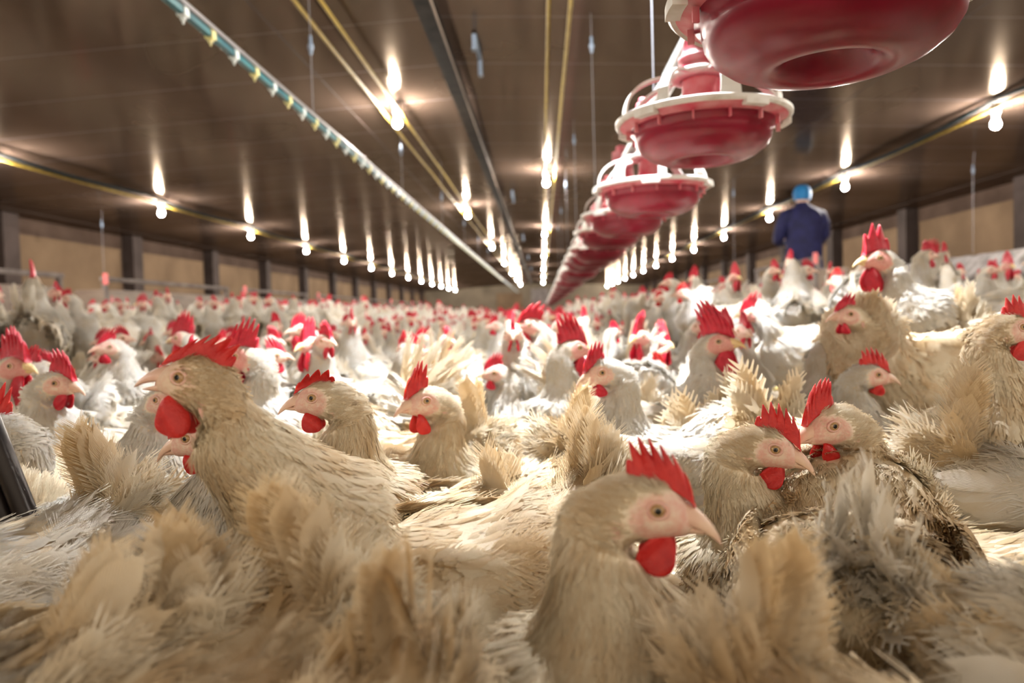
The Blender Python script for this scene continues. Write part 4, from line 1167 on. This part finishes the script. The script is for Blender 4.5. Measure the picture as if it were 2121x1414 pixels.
# ------------------------------------------------------------------ birds that stand out
facing(418, 793, .56, 212, 178, 'big cream hen with open beak and long low red comb, nearest on the left', seed=1, bend=-.2, open=.30, face=.4, hpitch=9, comb=(.047, .0150, 6, .7, 0), wattle=(.023, .028),
       tail=(62, .095, 18, 1.0), cream=.9, neck=1.05, hs=1.17, reach=.215)
facing(420, 905, .74, 258, 184, 'hen peeping out under the open-beaked hen, hooked beak pointing left', seed=2, nfe=.6, hpitch=-16, comb=(.036, .032, 3, -.05, 0), wattle=(.014, .020), cream=.5)
facing(672, 826, .80, 205, 186, 'cream hen with comb flopped over beside the open-beaked hen', seed=3, hpitch=-6, comb=(.040, .021, 4, .25, .9), wattle=(.018, .021), cream=.8, neck=1.05, tail=(40, .08, 12, .8))
facing(884, 832, 1.0, 222, 222, 'slim hen with tall narrow comb, looking towards the camera', seed=4, hpitch=-6, comb=(.030, .031, 5, .25, .05), wattle=(.015, .026), cream=.6, neck=.92, hs=1.18)
facing(1330, 1048, .47, 0, -12, 'blurred cream hen with serrated comb facing right, nearest to the camera', seed=5, hpitch=-14, comb=(.040, .020, 6, .45, 0), wattle=(.019, .024), cream=.8, neck=1.10, tail=(20, .07, 10, .6))
facing(1585, 925, .74, -28, -22, 'hen with upright neck facing right, beak nearly touching the left-facing hen', seed=6, hpitch=-20, comb=(.042, .021, 6, .25, 0), wattle=(.018, .022), cream=.6, neck=1.0, reach=.14, bend=.4)
facing(1722, 880, .76, 178, 200, 'hen facing left with fan-shaped comb beside the upright-necked hen', seed=7, hpitch=-14, comb=(.034, .025, 7, .35, 0), wattle=(.014, .020), cream=.6, neck=1.15, off=.0)
facing(1800, 778, 1.28, 5, -8, 'hen facing right with pink face in front of the tall rooster', seed=8, lod='mid', nfe=1.6, hpitch=-8, comb=(.044, .024, 6, .15, .25), wattle=(.015, .018), cream=.1)
facing(1822, 540, 1.6, 176, 190, 'tall white rooster with pointed comb facing left on the right slats', name='rooster', z0=SZ, scale=1.05, seed=9, male=True, lod='mid', nfe=1.6, comb=(.044, .040, 3, -.1, 0), wattle=(.028, .040), cream=.0, reach=.20, tail=(-25, .11, 14, .7), neck=1.0, hs=1.15)
facing(2088, 682, 1.0, -15, -5, 'tan-necked hen cut off by the right edge, facing right', seed=10, lod='mid', nfe=1.6, hpitch=-6, cream=1.0, neck=1.05, comb=(.036, .022, 5, .1, 0), wattle=(.018, .026))
facing(1485, 712, 1.42, -25, -35, 'rooster with large dark ragged comb and yellow beak facing right', name='rooster', seed=11, male=True, lod='mid', nfe=1.6, hpitch=2, comb=(.050, .052, 6, .45, 0), wattle=(.032, .046), cream=.1, neck=1.0, hs=1.1)
facing(1250, 772, 1.14, 197, 203, 'white hen with pink fan comb facing left in the bright middle', seed=12, lod='mid', nfe=1.6, hpitch=-14, comb=(.034, .026, 6, .3, 0), wattle=(.014, .020), cream=0., pale=True)
facing(1098, 676, 1.9, 205, 205, 'rooster with big floppy comb above the bright middle of the flock', name='rooster', seed=13, lod='mid', male=True, comb=(.055, .040, 4, .3, .5), wattle=(.032, .058), cream=.0)
facing(1325, 700, 2.0, 255, 235, 'left one of two roosters standing face to face', name='rooster', seed=14, lod='mid', male=True, comb=(.046, .040, 5, .2, .2), wattle=(.028, .045), cream=.0)
facing(1368, 712, 2.1, 300, 300, 'right one of two roosters standing face to face', name='rooster', seed=15, lod='mid', male=True, comb=(.046, .036, 5, .2, .2), wattle=(.028, .040), cream=.0)
facing(118, 795, 1.12, -8, -8, 'hen facing right with tall comb near the left edge', seed=16, lod='mid', hpitch=-10, comb=(.040, .030, 6, .3, 0), wattle=(.018, .024), cream=.1, pale=True)
facing(72, 768, 1.40, 172, 172, 'hen half hidden behind the right-facing hen near the left edge', seed=17, comb=(.040, .026, 6, .3, 0), wattle=(.014, .020), cream=.1, pale=True, lod='mid')
facing(506, 742, 1.25, 215, 188, 'rooster with spiky comb behind the open-beaked hen', name='rooster', seed=18, male=True, comb=(.046, .036, 6, .3, 0), wattle=(.024, .034), cream=.1, lod='mid')
facing(642, 716, 1.75, 190, 250, 'rooster with dark comb standing beyond the flopped-comb hen', name='rooster', seed=19, male=True, comb=(.044, .036, 5, .2, 0), wattle=(.024, .04), cream=.1, lod='mid')
facing(1030, 775, 1.62, 182, 196, 'overexposed white hen facing left below the floppy-combed rooster', seed=20, comb=(.038, .024, 6, .3, 0), wattle=(.014, .020), cream=0., pale=True, lod='mid')
facing(8, 890, .86, 180, 196, 'hen head cut off by the left edge above the black stand', seed=21, lod='mid', nfe=1.4, comb=(.036, .032, 5, .2, 0), wattle=(.018, .030), cream=.4)
facing(1556, 652, 2.25, 182, 190, 'rooster with lowered purple-red comb left of the slat hens', name='rooster', z0=SZ, seed=22, male=True, comb=(.050, .036, 4, .3, .2), wattle=(.026, .04), cream=.1, lod='mid')
facing(1762, 655, 1.42, 206, 190, 'tan-necked hen on the slats in front of the tall rooster', z0=SZ, seed=23, cream=1.0, lod='mid', comb=(.034, .022, 5, .3, 0), pale=True)
facing(1716, 722, 1.5, 40, 20, 'hen turning away, smooth white neck left of the tan-necked slat hen', seed=24, cream=.1, lod='mid', pale=True)
# birds known by their tails
tailed(392, 1300, 200, 'hen with wide cream fan tail low on the left', seed=31, tail=(74, .078, 20, 1.1), cream=.9, ruffle=1.0)
tailed(672, 1275, 228, 'hen with blurred tan bushy tail in front of the open-beaked hen', seed=32, tail=(84, .095, 20, .9), cream=1.0, ruffle=1.1)
tailed(852, 1400, 262, 'hen showing a blurred pale pointed tail at the bottom middle', seed=33, tail=(84, .078, 14, .3), cream=.8)
tailed(1545, 1400, 302, 'hen with a narrow upright dirty tail at the bottom right of the middle', seed=34, tail=(82, .078, 14, .3), cream=.8)
tailed(1772, 1225, 68, 'fluffy-rumped hen seen from behind below the left-facing hen', seed=35, nkf=.9, tail=(78, .078, 16, .9), tailmat='feather', cream=.6, ruffle=1.4, fat=1.03, nfe=.95)
tailed(1985, 1260, -18, 'white hen body at the lower right corner', seed=36, tail=(12, .06, 12, .8), cream=.1, ruffle=1.3)
tailed(240, 1060, 238, 'hen with tall spread tail before the left edge hens', seed=37, tail=(84, .095, 20, .8), cream=.3, ruffle=1.1)
tailed(1965, 940, -24, 'white hen with ragged raised tail at the right edge', seed=38, tail=(84, .11, 16, .6), cream=.1, ruffle=1.2)
tailed(1010, 915, 150, 'hen with two bare pointed tail feathers right of the slim hen', seed=39, tail=(84, .095, 6, .2), cream=.7)
tailed(1165, 925, 20, 'hen with thin upright tail below the pink fan-combed hen', seed=40, tail=(86, .095, 8, .25), cream=.4)
tailed(120, 1400, 215, 'hen body filling the lower left corner', seed=41, tail=(40, .08, 12, .9), cream=.5, ruffle=1.3)

# ------------------------------------------------------------------ the flock: prototypes, then copies
def proto(i, **kw):
    return bird('hen', (0, -30 - i, 0), 0, 1, 'x', seed=60 + i, **kw)
PR = [('with raised head', proto(0, lod='mid', cream=.2, pale=True, comb=(.038, .026, 6, .2, 0), wattle=(.016, .024), tail=(40, .070, 12, .7), tailmat='feather')),
      ('looking left', proto(1, lod='mid', cream=0., pale=True, hyaw=60, head=(.14, .03, .42), comb=(.040, .026, 6, .2, .1), wattle=(.016, .024), tail=(60, .070, 12, .5), tailmat='feather')),
      ('looking right', proto(2, lod='mid', cream=.1, pale=True, hyaw=-60, head=(.14, -.03, .43), comb=(.036, .024, 5, .3, .3), wattle=(.015, .022), tail=(30, .070, 12, .8), tailmat='feather')),
      ('with lowered head', proto(3, lod='mid', cream=.4, hyaw=15, head=(.225, .02, .15), hpitch=-50, tail=(60, .075, 12, .6), tailmat='feather')),
      ('stretching its neck', proto(4, lod='mid', cream=0., pale=True, hyaw=25, head=(.17, .01, .47), comb=(.042, .030, 6, .1, 0), wattle=(.018, .028), tail=(25, .07, 12, .7), tailmat='feather', neck=.92)),
      ('with sunken neck', proto(5, lod='mid', cream=.2, hyaw=-25, head=(.16, -.01, .36), neck=1.1, comb=(.036, .022, 5, .2, 0), tail=(75, .075, 12, .4), tailmat='feather', ruffle=1.3)),
      ('rooster', bird('rooster', (0, -37, 0), 0, 1, 'x', seed=70, male=True, lod='mid', cream=0., comb=(.052, .042, 6, .2, .1), wattle=(.028, .045), tail=(20, .09, 12, .6), tailmat='feather', head=(.16, 0, .45)))]
# low lookers for the front, in full detail
LOW = [proto(8, cream=.8, head=(.225, .02, .15), hpitch=-50, tail=(15, .06, 14, .8)), proto(9, cream=.5, head=(.22, -.03, .17), hpitch=-50, hyaw=-20, tail=(25, .06, 14, .8))]
r = np.random.default_rng(5)
SPOTS = []
taken = list(BIRDS)
grid = {}
def gk(x, y): return (int(x // .3), int(y // .3))
for b_ in taken: grid.setdefault(gk(*b_), []).append(b_)
def free(x, y, md):
    gx, gy = gk(x, y)
    for a_ in (-1, 0, 1):
        for c_ in (-1, 0, 1):
            for q_ in grid.get((gx + a_, gy + c_), ()):
                if (q_[0] - x) ** 2 + (q_[1] - y) ** 2 < md * md: return False
    return True
BLK = [(3.0, 3.5, 7.9, 31), (-5.1, -4.6, 3.5, 31), (4.1, 4.8, 3.5, 8.9)]
for band, tries in (((.62, 3), 5000), ((3, 8), 14000), ((8, 15), 12000), ((15, 28), 9000)):
    for _ in range(tries):
        y = r.uniform(*band); x = r.uniform(-.78 * y - .2, .68 * y + .2)
        if not (-6.85 < x < 5.8): continue
        on = x < SXL - .04 or x > SXR + .04
        if not on and (x < SXL + .12 or x > SXR - .12): continue
        if on and (y < 1.2 or (x > 0 and y < 2.25)): continue
        if on and ((x < 0 and x < -4.3 - .0) or (x > 0 and x > 2.75)) and r.random() > .3: continue
        if any(a_ < x < b2 and c_ < y < d_ for a_, b2, c_, d_ in BLK): continue
        if (x - px_) ** 2 + (y - py_) ** 2 < .25: continue
        if on and 1.3 < y < 3.5 and abs(x) > .5 and r.random() < .35: continue
        md = (.20 if y < 2 else .215 if y < 8 else .24 if y < 15 else .36) if not on else (.25 if y < 8 else .32 if y < 15 else .45)
        if -.34 < x < .36 and y < 1.0: continue
        if not free(x, y, md): continue
        grid.setdefault(gk(x, y), []).append((x, y)); SPOTS.append((x, y, SZ if on else 0.0))
SPOTS.sort(key=lambda s: s[1] + .15 * abs(s[0]))
NIND = 300 - len(BIRDS)
used = set()
inds, rest = SPOTS[:NIND], SPOTS[NIND:]
seen_proto = {}
def zone(x, y, z):
    if z > 0: return 'on the left slats' if x < 0 else 'on the right slats'
    return 'on the litter floor'
for x, y, z in inds:
    yaw = r.uniform(0, 360)
    near = y < 1.05
    if near:
        src = LOW[int(r.integers(0, 2))]; pose = 'with lowered head'; nm = 'hen'
    else:
        k = int(r.choice(7, p=[.20, .17, .17, .12, .16, .10, .08]))
        pose, src = PR[k]; nm = 'rooster' if k == 6 else 'hen'
    key = src.name
    if key not in used: o = src; used.add(key)
    else: o = copy_tree(src)
    o.location = (x, y, z); o.rotation_euler = (0, 0, math.radians(yaw)); sc = r.uniform(.94, 1.05); o.scale = (sc,) * 3
    dirn = 'facing right' if (yaw < 45 or yaw > 315) else 'facing away' if yaw < 135 else 'facing left' if yaw < 225 else 'facing the camera'
    dist = 'close in' if y < 1.05 else 'in the near crowd' if y < 2.6 else 'in the middle crowd' if y < 5 else 'in the far crowd'
    if nm == 'rooster': lab = 'white rooster %s %s %s' % (dirn, dist, zone(x, y, z))
    else: lab = 'white hen %s %s, %s %s' % (pose, dirn, dist, zone(x, y, z))
    tag(o, lab, 'rooster' if nm == 'rooster' else 'hen', lab.replace('white hen', 'white hens').replace('white rooster', 'white roosters'))
# the crowd beyond the nearest three hundred, one object
def far_arrays(kw):
    t_ = bird('hen', (0, -60, 0), 0, 1, 'x', lod='far', **kw)
    Vs = []; Ls = []; Ms = []; n_ = 0
    for ch in t_.children:
        me = ch.data; v = np.zeros(len(me.vertices) * 3, np.float32); me.vertices.foreach_get('co', v); v = v.reshape(-1, 3)
        Qs = np.array([list(p_.vertices) + [p_.vertices[-1]] * (4 - len(p_.vertices)) for p_ in me.polygons], np.int32)
        Vs.append(v); Ls.append(Qs + n_); Ms.append(np.full(len(Qs), 1 if ch.name.startswith(('comb', 'wattle')) else 0)); n_ += len(v)
    for ch in list(t_.children): bpy.data.objects.remove(ch)
    bpy.data.objects.remove(t_)
    Q_ = np.concatenate(Ls); mi_ = np.concatenate(Ms); tri = Q_[:, 2] == Q_[:, 3]
    return np.concatenate(Vs), Q_[~tri], Q_[tri][:, :3], mi_[~tri], mi_[tri]
FA = [far_arrays(dict(seed=80, pale=True, comb=(.042, .030, 5, .2, 0), wattle=(.018, .028))), far_arrays(dict(seed=81, pale=True, hyaw=60, head=(.14, .03, .43), comb=(.042, .030, 5, .2, 0), wattle=(.018, .028))),
      far_arrays(dict(seed=82, pale=True, hyaw=-50, head=(.15, -.02, .40), comb=(.042, .028, 5, .2, 0), wattle=(.018, .028))), far_arrays(dict(seed=83, head=(.22, 0, .18), hpitch=-45)),
      far_arrays(dict(seed=84, male=True, comb=(.05, .045, 5, .2, 0), wattle=(.028, .045), head=(.16, 0, .47)))]
Vs = []; Qs = []; Ts = []; mq = []; mt = []; n_ = 0; tt = []
for x, y, z in rest:
    V_, Q_, T_, a_, b_ = FA[int(r.choice(5, p=[.26, .24, .2, .15, .15]))]
    yw = r.uniform(0, 2 * PI); cs, sn = math.cos(yw), math.sin(yw); sc = r.uniform(.95, 1.08)
    Rz = np.array([[cs, -sn, 0], [sn, cs, 0], [0, 0, 1]]) * sc
    Vs.append(V_ @ Rz.T + np.array([x, y, z])); Qs.append(Q_ + n_); Ts.append(T_ + n_); mq.append(a_); mt.append(b_); n_ += len(V_)
    tt.append(np.full(len(V_), r.uniform(.1, .6)))
me = mesh_np('distant_flock', np.concatenate(Vs), np.concatenate(Qs), [M['feather'], M['rooster_red']], mi=np.concatenate([np.concatenate(mq), np.concatenate(mt)]), T=np.concatenate(Ts), attrs={'tint': np.concatenate(tt)})
tag(obj('distant_flock', me), 'blurred white crowd of hens reaching to the far end of the house', 'flock', kind='stuff')
print('SPOTS', len(SPOTS), len(rest), 'BIRDS', len(BIRDS), 'unused', [p_[1].name for p_ in PR if p_[1].name not in used], [p_.name for p_ in LOW if p_.name not in used])
def drop(o):
    for c_ in list(o.children): drop(c_)
    bpy.data.objects.remove(o)
for p_ in [q_[1] for q_ in PR] + LOW:
    if p_.name not in used: drop(p_)
